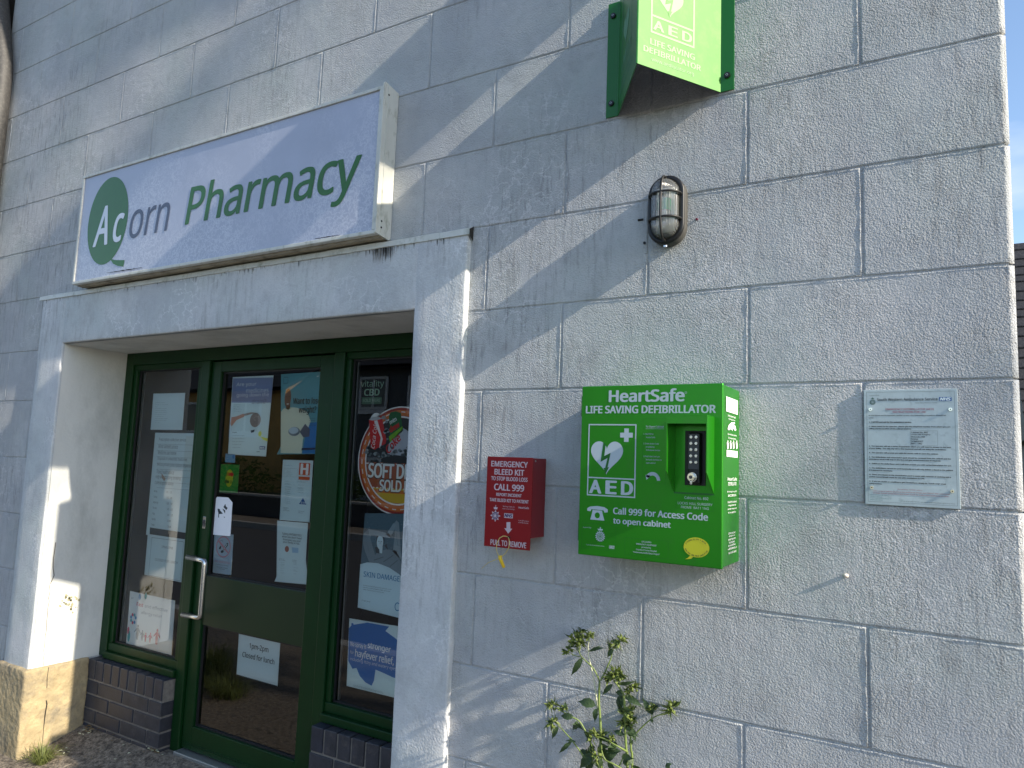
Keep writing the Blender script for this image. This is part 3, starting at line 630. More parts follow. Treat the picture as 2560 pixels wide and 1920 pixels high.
# shopfront frame
YF = 0.34
m = MB()
m.box(-3.597, -3.53, YF, YF+.08, 0.436, 2.1305, FRAMEG, 0.003)        # left jamb
m.box(-1.27, -1.203, YF, YF+.08, 0.436, 2.1305, FRAMEG, 0.003)
m.box(-3.53, -1.27, YF, YF+.08, 2.062, 2.1302, FRAMEG, 0.003)         # head
m.box(-2.908, -2.843, YF-.001, YF+.08, 0.085, 2.062, FRAMEG, 0.004)   # mullions
m.box(-1.947, -1.882, YF-.001, YF+.08, 0.085, 2.062, FRAMEG, 0.004)
fo = m.build('shopfront_frame', bld)
def window(x0, x1):
    m = MB(); ya = YF+.012
    m.box(x0, x1, YF-.018, YF+.07, 0.434, 0.470, FRAMEG, 0.004)       # projecting cill rail
    m.box(x0, x1, ya-.004, YF+.06, 0.470, 0.512, FRAMEG, 0.003)
    m.box(x0, x1, ya, YF+.06, 2.030, 2.062, FRAMEG, 0.003)
    m.box(x0, x0+.030, ya, YF+.06, 0.512, 2.030, FRAMEG, 0.003); m.box(x1-.038, x1, ya, YF+.06, 0.512, 2.030, FRAMEG, 0.003)
    wo = m.build('window', bld)
    m = MB(); gx0, gx1 = x0+.030, x1-.038
    for b_ in ((gx0, gx0+.009, .512, 2.03), (gx1-.006, gx1, .512, 2.03), (gx0+.009, gx1-.006, .512, .520), (gx0+.009, gx1-.006, 2.022, 2.03)): m.box(b_[0], b_[1], YF+.028, YF+.036, b_[2], b_[3], GASKET)
    m.box(gx0+.010, gx0+.017, YF+.045, YF+.055, .52, 2.02, ALU)
    m.build('glazing_bead', wo)
    m = MB(); m.face([(gx0, 0.374, .512), (gx1, 0.374, .512), (gx1, 0.374, 2.03), (gx0, 0.374, 2.03)], GLASS); m.build('glass', wo, recalc=False)
    return wo
winL = window(-3.53, -2.908); winR = window(-1.882, -1.27)
# door
m = MB(); yd = YF+.014; DX0, DX1 = -2.838, -1.955
m.box(DX0, -2.765, yd, yd+.045, 0.108, 2.056, FRAMEG, 0.004); m.box(-2.050, DX1, yd, yd+.045, 0.108, 2.056, FRAMEG, 0.004)
m.box(-2.765, -2.050, yd, yd+.045, 2.000, 2.056, FRAMEG, 0.003); m.box(-2.765, -2.050, yd, yd+.045, 0.108, 0.222, FRAMEG, 0.003)
for zz in (0.130, 0.138): m.box(-2.835, -1.958, yd-.003, yd+.001, zz, zz+.004, FRAMEG, 0.001)
m.box(-2.843, -1.947, YF+.062, YF+.08, 0.10, 2.062, GASKET)if False else None
door = m.build('door', bld)
m = MB(); m.box(-2.765, -2.050, yd+.006, yd+.04, 0.714, 0.957, PANELG, 0.002); m.build('kick_panel', door)
m = MB()
for (z0, z1) in ((0.222, 0.714), (0.957, 2.0)):
    for b_ in ((-2.765, -2.754, z0, z1), (-2.058, -2.050, z0, z1), (-2.754, -2.058, z0, z0+.008), (-2.754, -2.058, z1-.008, z1)): m.box(b_[0], b_[1], yd+.016, yd+.026, b_[2], b_[3], GASKET)
m.build('gasket', door)
for (z0, z1) in ((0.222, 0.714), (0.957, 2.0)):
    m = MB(); m.face([(-2.765, 0.378, z0), (-2.05, 0.378, z0), (-2.05, 0.378, z1), (-2.765, 0.378, z1)], GLASS); m.build('glass', door, recalc=False)
# handle
e1 = wallface(yd).px(F4(775, 598)); e2 = wallface(yd).px(F4(742, 1062)); hb = wallface(yd-.05).px(F4(858, 820))
m = MB(); bx = hb[0]; z1, z2 = e1[1]-.004, e2[1]+.002; yb = yd-.052
def bend(pts, r=0.024, n=5):
    out = [Vector(pts[0])]
    for i in range(1, len(pts)-1):
        p0, p1, p2 = Vector(pts[i-1]), Vector(pts[i]), Vector(pts[i+1]); a = p1+(p0-p1).normalized()*r; b = p1+(p2-p1).normalized()*r
        for k in range(n+1): t_ = k/n; out.append(a*(1-t_)**2+p1*2*t_*(1-t_)+b*t_**2)
    out.append(Vector(pts[-1])); return out
ex = e1[0]+0.020
m.tube(bend([(ex, yb+.004, z1), (bx, yb, z1-.004), (bx, yb, z2+.004), (ex, yb+.004, z2)], 0.02), 0.0125, STEEL, 16)
for z in (z1, z2): m.tube([(ex+.012, yb+.004, z), (ex+.012, yd+.003, z)], 0.009, STEEL, 12)
hd = m.build('handle', door)
lk = wallface(yd).px(F4(865, 338)); m = MB()
m.box(lk[0]-.011, lk[0]+.011, yd-.003, yd+.001, lk[1]-.030, lk[1]+.030, STEEL, 0.001)
m.cyl((lk[0], yd-.004, lk[1]+.006), (0, -1, 0), 0.008, 0.006, DGREY, 16); m.box(lk[0]-.004, lk[0]+.004, yd-.007, yd-.002, lk[1]-.018, lk[1]+.002, DGREY); m.build('lock', door)
m = MB(); m.box(-2.845, -1.945, 0.315, 0.40, 0.072, 0.100, ALU, 0.004); m.build('threshold', bld)
# room behind
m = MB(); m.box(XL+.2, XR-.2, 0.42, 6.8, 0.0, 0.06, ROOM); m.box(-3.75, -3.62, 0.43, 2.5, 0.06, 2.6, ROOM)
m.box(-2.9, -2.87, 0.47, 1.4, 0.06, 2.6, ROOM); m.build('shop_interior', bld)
for i, x in enumerate((-3.5, -2.1)):
    m = MB()
    for z in (0.5, 0.9, 1.3, 1.7): m.box(x-.2, x+.8, 2.6, 2.95, z, z+.025, SHELF)
    m.box(x-.22, x-.2, 2.6, 2.95, .06, 1.9, SHELF); m.box(x+.8, x+.82, 2.6, 2.95, .06, 1.9, SHELF)
    o = m.build('shop_shelves'); setorigin(o, (x, 2.7, 0.06)); tag(o, ['dim grey shelving deep behind the left window', 'dim grey shelving deep behind the door glass'][i], 'shelves', 'shelves inside the shop')
# downpipe and neighbour wall at the far left
t = thing('downpipe', 'dark weathered downpipe at the far left end of the wall', 'drainpipe', (-4.556, -0.062, 0))
m = MB(); m.tube([(-4.556, -0.062, 0), (-4.556, -0.062, 3.80), (-4.566, -0.062, 3.95), (-4.72, -0.062, 4.43), (-4.90, -0.07, 5.0), (-4.92, -0.075, 5.35)], 0.055, PIPE, 16); m.build('pipe', t)
m = MB(); m.box(-4.63, -4.48, -0.03, 0.0, 1.2, 1.24, PIPE); m.build('bracket', t); m = MB(); m.box(-4.63, -4.48, -0.03, 0.0, 2.6, 2.64, PIPE); m.build('bracket', t)
t = thing('neighbouring_building', 'pale wall of the next building beyond the downpipe', 'building', (-6.5, 0.6, 0))
m = MB(); m.box(-9, -4.86, -0.02, 6, -0.2, 5.3, WALL); m.build('wall', t)
m = MB(); m.box(-9.2, -4.86, -0.3, 6.2, 5.3, 5.5, SLATE); m.build('roof', t); m = MB(); m.box(-4.86, -4.80, -0.03, 0.5, -0.2, 5.3, GRIMESHADE); m.build('gap_shade_strip', t)  # dark strip painted in for the shade of the gap behind the pipe

# ------------------------------------------------------------------ pharmacy sign
YS = -0.082
FS = wallface(YS)
tl = FS.px(Z1(75, 690)); tr = FS.px(Z1(2045, 95)); br = FS.px(Z1(2006, 1082)); bl = FS.px(Z1(12, 1388))
x0 = (tl[0]+bl[0])/2; x1 = (tr[0]+br[0])/2; z0 = (bl[1]+br[1])/2; z1 = (tl[1]+tr[1])/2
print('SIGN', x0, x1, z0, z1, tl, tr, br, bl)
sg = thing('pharmacy_sign', 'long white lightbox sign reading Acorn Pharmacy in green above the doorway', 'sign', ((x0+x1)/2, YS, z0))
m = MB(); bw = 0.016
m.box(x0, x1, YS-.006, -0.002, z1-.014, z1, SIGNFR, 0.002); m.box(x0, x1, YS-.006, YS+.02, z0, z0+bw, SIGNFR, 0.003)
m.box(x0, x0+.014, YS-.006, -0.002, z0+bw, z1-.014, SIGNFR, 0.002)
m.box(x1-.016, x1, YS-.006, YS+.012, z0+bw, z1-.014, SIGNFR, 0.002)
m.build('frame', sg)
m = MB(); ec = x1+.001                                    # end cap with its slightly raised folded top
pr_ = [(YS-.008, z0+.004), (YS-.008, z1+.006), (YS-.001, z1+.016), (-0.002, z1+.004), (-0.002, z0+.002), (-0.012, z0-.006)]
a = [m.bm.verts.new((ec, y, z)) for y, z in pr_]; b = [m.bm.verts.new((ec+.006, y, z)) for y, z in pr_]
for i in range(len(pr_)): f = m.bm.faces.new((a[i], a[(i+1) % 6], b[(i+1) % 6], b[i])); f.material_index = m.mi(SIGNFR)
m.bm.faces.new(b).material_index = m.mi(SIGNFR); m.bm.faces.new(a[::-1]).material_index = m.mi(SIGNFR)
m.box(ec+.006, ec+.0085, YS+.016, YS+.020, z0+.01, z1+.002, SIGNFR)
for (y, z) in ((YS+.012, z0+.03), (YS+.012, z0+.055), (YS+.012, z1-.03)): m.cyl((ec+.008, y+.008, z), (1, 0, 0), 0.004, 0.003, GRIMESHADE, 10)
m.build('end_cap', sg)
m = MB(); m.box(x0+.004, x1-.002, YS+.021, -0.002, z0-.004, z0+.008, SIGNUN, 0.001); m.box(x0+.004, x1-.002, YS+.045, YS+.049, z0-.007, z0-.004, SIGNUN)
m.box(x0+.012, x1-.01, -0.012, -0.002, z0+.008, z1-.014, SIGNUN); m.build('underside', sg)
m = MB(); m.face([(x0+.012, YS+.001, z0+.012), (x1-.014, YS+.001, z0+.012), (x1-.014, YS+.001, z1-.012), (x0+.012, YS+.001, z1-.012)], SIGNST); fp = m.build('face_panel', sg, recalc=False)
s1 = lambda x, y: FS.px(Z1(x, y))
gs = G(FS, 0.0); cl, crr, ct, cb = s1(108, 985), s1(365, 975), s1(228, 703), s1(212, 1266)
gs.ell(((cl[0]+crr[0])/2, (ct[1]+cb[1])/2), (crr[0]-cl[0])/2, (ct[1]-cb[1])/2, SIGNGR, 0, 64)
gs.pp([(250, 1228), (285, 1238), (347, 1238), (338, 1282), (300, 1276), (270, 1262)], Z1, SIGNGR, 1)
gs.build('acorn_emblem', sg)
gs = G(FS, 0.0004)
gs.text('A', s1(140, 1150), s1(255, 877), SIGNW, 2, bold=0.02, shear=0.18)
gs.text('c', s1(268, 1122), s1(346, 928), SIGNW, 2, bold=0.02, shear=0.16)
gs.text('orn', s1(372, 1100), s1(650, 852), SIGNSL, 1, bold=0.002, shear=0.16, space=0.98)
gs.build('lettering', sg); gs = G(FS, 0.0004)
gs.text('Pharmacy', s1(738, 1084), s1(1912, 458), SIGNGR, 1, bold=0.012, shear=0.15, space=0.97)
gs.build('lettering', sg)
for (xa, xb, ya) in ((235, 460, 1322), (1600, 1760, 1098)):   # split, blackened bottom edge
    gs = G(wallface(YS-.0065), 0)
    for k in range(26):
        t_ = k/25; x = xa+(xb-xa)*t_; y = ya+(-0.155*(x-xa)) ; s_ = random.uniform(1.5, 5)*(1-abs(t_-.5)*1.3)
        gs.pp([(x-9, y+s_*.3), (x, y+s_), (x+9, y+s_*.4), (x+8, y-s_), (x-4, y-s_*.8)], Z1, GRIMESHADE, 0)
    gs.build('rust_stain', sg)

# ------------------------------------------------------------------ projecting V-shaped AED sign
vz0, vz1 = 2.722, 3.122; ax, ay = -0.244, -0.272
vs = thing('defibrillator_sign', 'bright green V-shaped projecting AED sign bolted high on the wall', 'sign', (ax, 0, vz0))
th = 0.004
m = MB(); m.box(-0.453, -0.411, -0.006, -0.0015, vz0, vz1, VGREEN, 0.0005); m.build('mounting_flange', vs); m = MB(); m.box(-0.077, -0.037, -0.006, -0.0015, vz0, vz1, VGREEN, 0.0005); m.build('mounting_flange', vs)
def slab(m, a, b, mm_out, mm_in, t_=0.003):
    a = Vector((a[0], a[1], 0)); b = Vector((b[0], b[1], 0)); u = (b-a).normalized(); n_ = Vector((u.y, -u.x, 0))
    q = [a, b, b-n_*t_, a-n_*t_]
    for (i, j, mm) in ((0, 1, mm_out), (1, 2, mm_out), (2, 3, mm_in), (3, 0, mm_out)):
        m.face([q[i]+Vector((0, 0, vz0)), q[j]+Vector((0, 0, vz0)), q[j]+Vector((0, 0, vz1)), q[i]+Vector((0, 0, vz1))], mm)
    m.face([p_+Vector((0, 0, vz0)) for p_ in q[::-1]], mm_out); m.face([p_+Vector((0, 0, vz1)) for p_ in q], mm_out)
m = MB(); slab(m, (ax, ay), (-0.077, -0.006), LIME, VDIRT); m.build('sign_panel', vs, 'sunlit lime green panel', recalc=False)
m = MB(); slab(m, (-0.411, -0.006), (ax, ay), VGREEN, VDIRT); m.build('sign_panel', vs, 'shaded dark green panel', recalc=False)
VR = Face((ax, ay, 0), (-0.077-ax, -0.006-ay, 0), (0, 0, 1)); v2 = lambda x, y: VR.px(Z2(x, y))
def heart(g, bx0, bz0, bx1, bz1, mm, l):
    pts = []
    for i in range(60):
        t_ = 2*math.pi*i/60; x = 16*math.sin(t_)**3; y = 13*math.cos(t_)-5*math.cos(2*t_)-2*math.cos(3*t_)-math.cos(4*t_)
        pts.append((bx0+(x+16)/32*(bx1-bx0), bz0+(y+17)/29*(bz1-bz0)))
    g.poly(pts, mm, l)
def bolt(g, bx0, bz0, bx1, bz1, mm, l):
    # arrowed flash inside a heart box (0..1 coordinates)
    P_ = [(0.385, 0.97), (0.46, 0.90), (0.425, 0.56), (0.62, 0.66), (0.535, 0.22), (0.585, 0.24), (0.475, 0.02), (0.41, 0.20), (0.46, 0.205), (0.525, 0.50), (0.31, 0.38)]
    g.poly([(bx0+x*(bx1-bx0), bz0+y*(bz1-bz0)) for x, y in P_], mm, l)
gv = G(VR, 0.0004)
lb = v2(808, 445); rb = v2(1418, 662); wv_ = 0.006
xa, xb = lb[0], v2(1415, 600)[0]; zb = lb[1]; zm = v2(820, 205)[1]; ztop = zb+(xb-xa)*1.5
gv.outline((xa, zb), (xb, ztop), wv_, LIMEW, 1); gv.rect((xa+wv_, zm-wv_/2), (xb-wv_, zm+wv_/2), LIMEW, 1)
cxm = (xa+xb)/2; hw = (xb-xa)*0.31; hx0 = v2(895, 0)[0]; hx1 = v2(1262, 60)[0]; hz0 = v2(1060, 243)[1]
heart(gv, hx0, hz0, hx1, hz0+(hx1-hx0)*0.95, LIMEW, 1); bolt(gv, hx0, hz0, hx1, hz0+(hx1-hx0)*0.95, LIME, 2)
for ch_, pa, pb_ in (('A', (852, 425), (990, 305)), ('E', (1062, 500), (1175, 375)), ('D', (1250, 570), (1375, 440))):
    a = v2(*pa); b = v2(*pb_); gv.text(ch_, (a[0], zb+.013), (b[0], zm-.012), LIMEW, 1, bold=0.03)
a = v2(805, 610); b = v2(1415, 800); zl1 = a[1]; hh = v2(805, 520)[1]-a[1]; gv.text('LIFE SAVING', (a[0], zl1), (b[0], zl1+hh*.92), LIMEW, 1, bold=0.03)
a = v2(712, 702); b = v2(1500, 960); hh2 = v2(712, 618)[1]-a[1]; gv.text('DEFIBRILLATOR', (a[0], a[1]), (b[0], a[1]+hh2*.95), LIMEW, 1, bold=0.03)
a = v2(818, 838); b = v2(1405, 1030); gv.text('www.aedlocator.org', (a[0], a[1]-.004), (b[0], a[1]+.011), LIMEW, 1, bold=0.01)
gv.build('writing', vs)
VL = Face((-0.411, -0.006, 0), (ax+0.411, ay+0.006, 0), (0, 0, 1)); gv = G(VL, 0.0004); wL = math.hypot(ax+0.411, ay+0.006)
o0 = wL-xb-.0; gv.outline((wL*0.2, zb), (wL*0.2+(xb-xa), ztop), wv_, C('shade_print', (70, 120, 90)), 1)  # lettering on the side away from the sun, shade painted into its tone
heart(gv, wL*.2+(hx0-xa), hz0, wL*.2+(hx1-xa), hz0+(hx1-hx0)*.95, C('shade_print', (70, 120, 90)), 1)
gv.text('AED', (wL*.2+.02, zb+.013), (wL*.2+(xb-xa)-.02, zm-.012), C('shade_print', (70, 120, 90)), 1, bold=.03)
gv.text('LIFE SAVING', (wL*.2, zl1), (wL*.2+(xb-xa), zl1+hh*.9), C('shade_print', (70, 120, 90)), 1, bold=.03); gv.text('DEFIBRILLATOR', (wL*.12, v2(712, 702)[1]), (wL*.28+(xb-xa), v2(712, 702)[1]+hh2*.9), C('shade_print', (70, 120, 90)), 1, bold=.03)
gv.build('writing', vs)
for (x, z) in ((-0.434, 3.075), (-0.434, 2.768), (-0.057, 3.075), (-0.057, 2.770)):
    m = MB(); m.cyl((x, -0.009, z), (0, -1, 0), 0.0095, 0.006, BLACK, 20, bev=.001); m.cyl((x, -0.0125, z), (0, -1, 0), 0.0036, 0.002, ALU, 12); m.cyl((x, -0.0137, z), (0, -1, 0), 0.002, 0.001, BLACK, 8); m.build('bolt', vs)

# unseen projecting fixture added to cast the shadow band across the sign (above the frame)
t = thing('shadow_fixture', 'unseen projecting fixture inferred from its shadow, high on the wall above the green sign', 'sign', (0.36, 0, 3.66))
m = MB(); m.box(0.34, 0.38, -0.62, -0.010, 3.655, 4.153, SIGNFR, 0.004); m.build('fixture_board', t)
m = MB(); m.tube([(0.36, 0, 4.16), (0.36, -0.64, 4.16)], 0.01, BLACK); m.box(0.32, 0.40, -0.008, -0.001, 4.08, 4.24, BLACK); m.build('bracket', t)

# ------------------------------------------------------------------ bulkhead lamp
lx0, lx1, lz0, lz1 = -0.287, -0.175, 2.258, 2.472; lcx, lcz = (lx0+lx1)/2, (lz0+lz1)/2; lr = (lx1-lx0)/2; lh = (lz1-lz0)/2-lr
lamp = thing('bulkhead_light', 'oval caged bulkhead light with ribbed clear lens and black rim', 'wall light', (lcx, 0, lz0))
def capsule(r, h, n=14):
    return [(lcx+r*math.cos(t_), lcz+h+r*math.sin(t_)) for t_ in [math.pi*i/n for i in range(n+1)]]+[(lcx+r*math.cos(t_), lcz-h+r*math.sin(t_)) for t_ in [math.pi+math.pi*i/n for i in range(n+1)]]
def loft(m, rings, mm, smooth=True, capend=False):
    vs_ = [[m.bm.verts.new((x, y, z)) for (x, z) in c] for c, y in rings]; n_ = len(vs_[0]); i_ = m.mi(mm)
    for a, b in zip(vs_, vs_[1:]):
        for j in range(n_): f = m.bm.faces.new((a[j], a[(j+1) % n_], b[(j+1) % n_], b[j])); f.material_index = i_; f.smooth = smooth
    if capend: f = m.bm.faces.new(vs_[-1]); f.material_index = i_
m = MB(); loft(m, [(capsule(lr-.003, lh), 0.0), (capsule(lr, lh), -0.004), (capsule(lr-.001, lh), -0.036)], LAMPSIDE, True, True); m.build('housing', lamp)
m = MB(); loft(m, [(capsule(lr+.001, lh), -0.0362), (capsule(lr+.001, lh), -0.041), (capsule(lr-.002, lh), -0.044), (capsule(lr-.013, lh), -0.046), (capsule(lr-.0135, lh), -0.037)], BLACK); m.build('bezel', lamp)
m = MB()
rl = lr-.0135; dome = [(capsule(rl*s_, lh+rl*(1-s_)*0.15), -0.0375-0.046*h_) for s_, h_ in ((1, 0), (.985, .2), (.94, .48), (.84, .74), (.66, .91), (.4, .99), (.15, 1.0))]
loft(m, dome, LENS, True, True); m.build('lens', lamp)
m = MB(); t_ = bmesh.new(); bmesh.ops.create_cone(t_, cap_ends=True, segments=16, radius1=0.018, radius2=0.018, depth=0.10)
m.add(t_, C('lamp_tube_white', (230, 235, 235)), Matrix.Translation((lcx, -0.058, lcz))); t_ = bmesh.new(); bmesh.ops.create_cone(t_, cap_ends=True, segments=16, radius1=0.021, radius2=0.021, depth=0.036)
m.add(t_, C('lamp_green_band', (0, 170, 120)), Matrix.Translation((lcx, -0.058, lcz+.008))); m.box(lcx-.03, lcx+.03, -.040, -.0365, lcz-.07, lcz+.07, C('lamp_reflector', (200, 205, 205), 0.3)); m.build('bulb', lamp)
m = MB()
def arcx(z, wdt, n=14): return [(lcx-wdt*math.cos(math.pi*i/n), -0.040-0.050*math.sin(math.pi*i/n)**0.75, z) for i in range(n+1)]
for z in (lcz+.042, lcz-.036): m.tube(arcx(z, rl+.007), 0.0036, GUARD, 8)
m.tube([(lcx, -0.040-0.052*math.sin(math.pi*i/20)**0.45, lcz-(lh+rl+.006)*math.cos(math.pi*i/20)) for i in range(21)], 0.0038, GUARD, 8)
m.tube([(lcx-rl-.003, -0.048, lcz+lh*1.0), (lcx-rl-.003, -0.048, lcz-lh*1.0)], 0.003, GUARD, 8)
m.build('guard', lamp)
for z in (lz0+.008, lz1-.008): m = MB(); m.cyl((lcx, -0.0465, z), (0, -1, 0), 0.0035, 0.003, CHROME, 12); m.build('screw', lamp)
m = MB(); m.cyl((lcx-.004, -0.03, lz0-.003), (0, 0, -1), 0.006, 0.006, CHROME, 10); m.build('screw', lamp)
for (p_, mm, lab, rad) in ((Z3(1345, 1065), C('maroon_plug', (90, 10, 40)), 'small maroon wall plug just right of the bulkhead light', .0035), (Z3(265, 1558), BLACK, 'round black drilled plug below left of the bulkhead light', .0042)):
    q = wallface(0).px(p_); m = MB(); m.cyl((q[0], -0.0015, q[1]), (0, -1, 0), rad, 0.007, mm, 12, bev=.0008); o = m.build('wall_plug'); setorigin(o, (q[0], 0, q[1])); tag(o, lab, 'wall plug', 'wall plugs round the bulkhead light')
q = wallface(0).px(Z3(180, 1078)); m = MB(); m.box(q[0]-.009, q[0]+.009, -.003, .004, q[1]-.0035, q[1]+.0035, GRIMESHADE, 0.001); o = m.build('wall_plug'); setorigin(o, (q[0], 0, q[1])); tag(o, 'flat grey oblong plug left of the bulkhead light', 'wall plug', 'wall plugs round the bulkhead light')
q = wallface(0).px(D(1440, 828)); m = MB(); m.tube([(q[0]+.004, 0, q[1]), (q[0]+.002, -.005, q[1]+.001), (q[0]-.003, -.009, q[1]+.003)], [.005, .0055, .003], C('stub', (190, 180, 170)), 10); o = m.build('wall_stub'); setorigin(o, (q[0], 0, q[1])); tag(o, 'small pale stub sticking out of the wall below the notice', 'stub')

# ------------------------------------------------------------------ defibrillator cabinet
YC = -0.184; FC = wallface(YC); c4 = lambda x, y: FC.px(Z4(x, y))
cx0, cx1, cz0, cz1 = -0.428, -0.019, 1.329, 1.812
cab = thing('defibrillator_cabinet', 'large bright green metal defibrillator cabinet with keypad lock on the wall', 'cabinet', ((cx0+cx1)/2, 0, cz0))
m = MB(); m.box(cx0+.003, cx1, YC+.014, -0.001, cz0+.003, cz1-.002, GREEN, 0.003); m.build('case', cab)
m = MB(); m.box(cx0, cx1+.001, YC, YC+.0135, cz0, cz1, GREEN, 0.003, 3); dr = m.build('cabinet_door', cab)
for z in (c4(75, 250)[1], c4(58, 1280)[1]):
    m = MB(); m.box(cx0-.004, cx0+.001, YC+.004, YC+.024, z-.030, z+.030, VGREEN, 0.002); m.build('hinge', cab)
h0x, h1x, hz1_, hz0_ = -0.148, -0.040, 1.720, 1.520; yh = -0.254
hdm = MB()
def hood_side(x0, x1):
    pr = [(YC-.0005, hz0_), (yh, hz0_+.055), (yh, hz1_), (YC-.0005, hz1_)]
    a = [hdm.bm.verts.new((x0, y, z)) for y, z in pr]; b = [hdm.bm.verts.new((x1, y, z)) for y, z in pr]
    for i in range(4): f = hdm.bm.faces.new((a[i], a[(i+1) % 4], b[(i+1) % 4], b[i])); f.material_index = hdm.mi(GREEN)
    hdm.bm.faces.new(a[::-1]).material_index = 0; hdm.bm.faces.new(b).material_index = 0
hdm.mi(GREEN); hood_side(h0x, h0x+.002); hood_side(h1x-.002, h1x+.016)
hdm.bm.free(); hdm = MB(); hdm.mi(GREEN); hood_side(h0x, h0x+.0025); hood_side(h1x-.0025, h1x)
hdm.box(h0x, h1x, yh, YC-.0005, hz1_, hz1_+.0025, GREEN, 0.0005); hdm.box(h0x+.0025, h1x-.0025, yh, yh+.003, hz1_-.020, hz1_, GREEN); hdm.box(h1x-.0005, h1x+.0, yh, yh, hz0_, hz0_, GREEN) if False else None
hdm.face([(h0x, YC-.001, hz0_-.004), (h1x, YC-.001, hz0_-.004), (h1x, YC-.001, hz0_+.001), (h0x, YC-.001, hz0_+.001)], GREEND)
hood = hdm.build('lock_hood', cab)
# keypad lock
kx = (c4(925, 600)[0]+c4(1042, 600)[0])/2-.002+.010; kz1 = 1.680; kz0 = 1.560
kx = -0.088
lock = MB(); lock.box(kx-.0165, kx+.0165, YC-.022, YC-.0005, kz0-.016, kz1, BLACK, 0.005, 3); lock.box(kx-.030, kx+.026, YC-.003, YC-.0006, kz0-.02, kz1+.005, BLACK, 0.001)
lo = lock.build('keypad_lock', cab)
m = MB(); m.box(kx-.0145, kx+.0145, YC-.0245, YC-.021, kz0+.022, kz1-.004, DGREY, 0.0012)
kb = m.build('key_plate', lo)
m = MB()
for r in range(5):
    for c_ in (-1, 1): m.cyl((kx+c_*.0068, YC-.026, kz1-.013-r*.0165), (0, -1, 0), 0.0038, 0.003, STEEL, 14, bev=.0006)
m.build('button', lo)
gk = G(wallface(YC-.0248), 0)
for r in range(5):
    for c_ in (-1, 1): gk.line(str((r*2+(c_+1)//2+1) % 10), kx+c_*.0068, kz1-.0075-r*.0165, .0024, LETW, 1, align='c')
gk.build('key_numbers', lo)
m = MB(); m.cyl((kx, YC-.030, kz0+.002), (0, -1, 0), 0.0125, 0.018, STEEL, 28, bev=.002); m.cyl((kx, YC-.043, kz0+.002), (0, -1, 0), 0.0095, 0.010, CHROME, 28, bev=.002)
m.cyl((kx, YC-.0485, kz0+.002), (0, -1, 0), 0.0045, 0.002, DGREY, 16); m.box(kx-.003, kx+.003, YC-.046, YC-.034, kz0-.017, kz0+.002, STEEL, .001); m.build('lock_knob', lo)
# printing on the door
gc = G(FC, 0.0003)
gc.text('HeartSafe', c4(310, 215), c4(930, 103), LETW, 1, bold=0.035)
gc.ring(c4(945, 137), .0032, .0032, .0006, LETW, 1, 24); gc.line('R', c4(945, 137)[0], c4(945, 137)[1]-.0015, .003, LETW, 1, align='c')
gc.text('LIFE SAVING DEFIBRILLATOR', c4(118, 309), c4(1190, 240), LETW, 1, bold=0.035)
bl_, tr_ = c4(124, 989), c4(536, 400); wl = 0.0036
gc.outline(bl_, tr_, wl, LETW, 1); zmid = c4(130, 840)[1]; gc.rect((bl_[0]+wl, zmid-wl/2), (tr_[0]-wl, zmid+wl/2), LETW, 1)
hb0, hb1 = c4(160, 815), c4(422, 543)
HX0, HX1, HZ1 = c4(158, 640)[0], c4(424, 640)[0], c4(230, 541)[1]; HZ0 = c4(285, 820)[1]
heart(gc, HX0, HZ0, HX1, HZ1, LETW, 1); bolt(gc, HX0, HZ0, HX1, HZ1, GREEND, 2)
q0, q1 = c4(400, 490), c4(505, 490); qx = (q0[0]+q1[0])/2; qz = q0[1]; qr = (q1[0]-q0[0])/2; qt = qr*.36
gc.rect((qx-qr, qz-qt), (qx+qr, qz+qt), LETW, 1); gc.rect((qx-qt, qz+qt), (qx+qt, qz+qr), LETW, 1); gc.rect((qx-qt, qz-qr), (qx+qt, qz-qt), LETW, 1)
za, zb_ = c4(150, 970)[1]+.001, c4(180, 864)[1]
for ch_, a, b in (('A', 150, 238), ('E', 287, 362), ('D', 414, 500)): gc.text(ch_, (c4(a, 930)[0], za), (c4(b, 930)[0], zb_), LETW, 1, bold=0.04)
gc.outline(c4(582, 888), c4(785, 352), .0004, GREEND, 1)
u_, w_ = c4(612, 432), c4(763, 432); gc.text('To Open Cabinet', c4(612, 432), c4(763, 412), LETW, 1, bold=.02); gc.rect((u_[0], u_[1]-.0022), (w_[0], u_[1]-.0014), LETW, 1)
for st, x, y in (('1. Dial 999 for', 594, 487), ('    Access Code', 594, 514), ('2. Enter Access Code', 594, 566), ('    provided by', 594, 593), ('    Ambulance Service', 594, 620), ('3. Push door and turn', 594, 672), ('    lock anti-clockwise to', 594, 699), ('    open cabinet', 594, 726)):
    q = c4(x if st[0] != ' ' else x+20, y); gc.line(st.strip(), q[0], q[1], .0050, LETW, 1, bold=.015, xs=.80)
q = c4(668, 872); rr_ = c4(733, 872)[0]-q[0]
gc.ring(q, rr_, rr_*1.12, .0095, LETW, 1, 24, a0=5, a1=150); gc.pp([(610, 820), (652, 826), (618, 862)], Z4, LETW, 1)
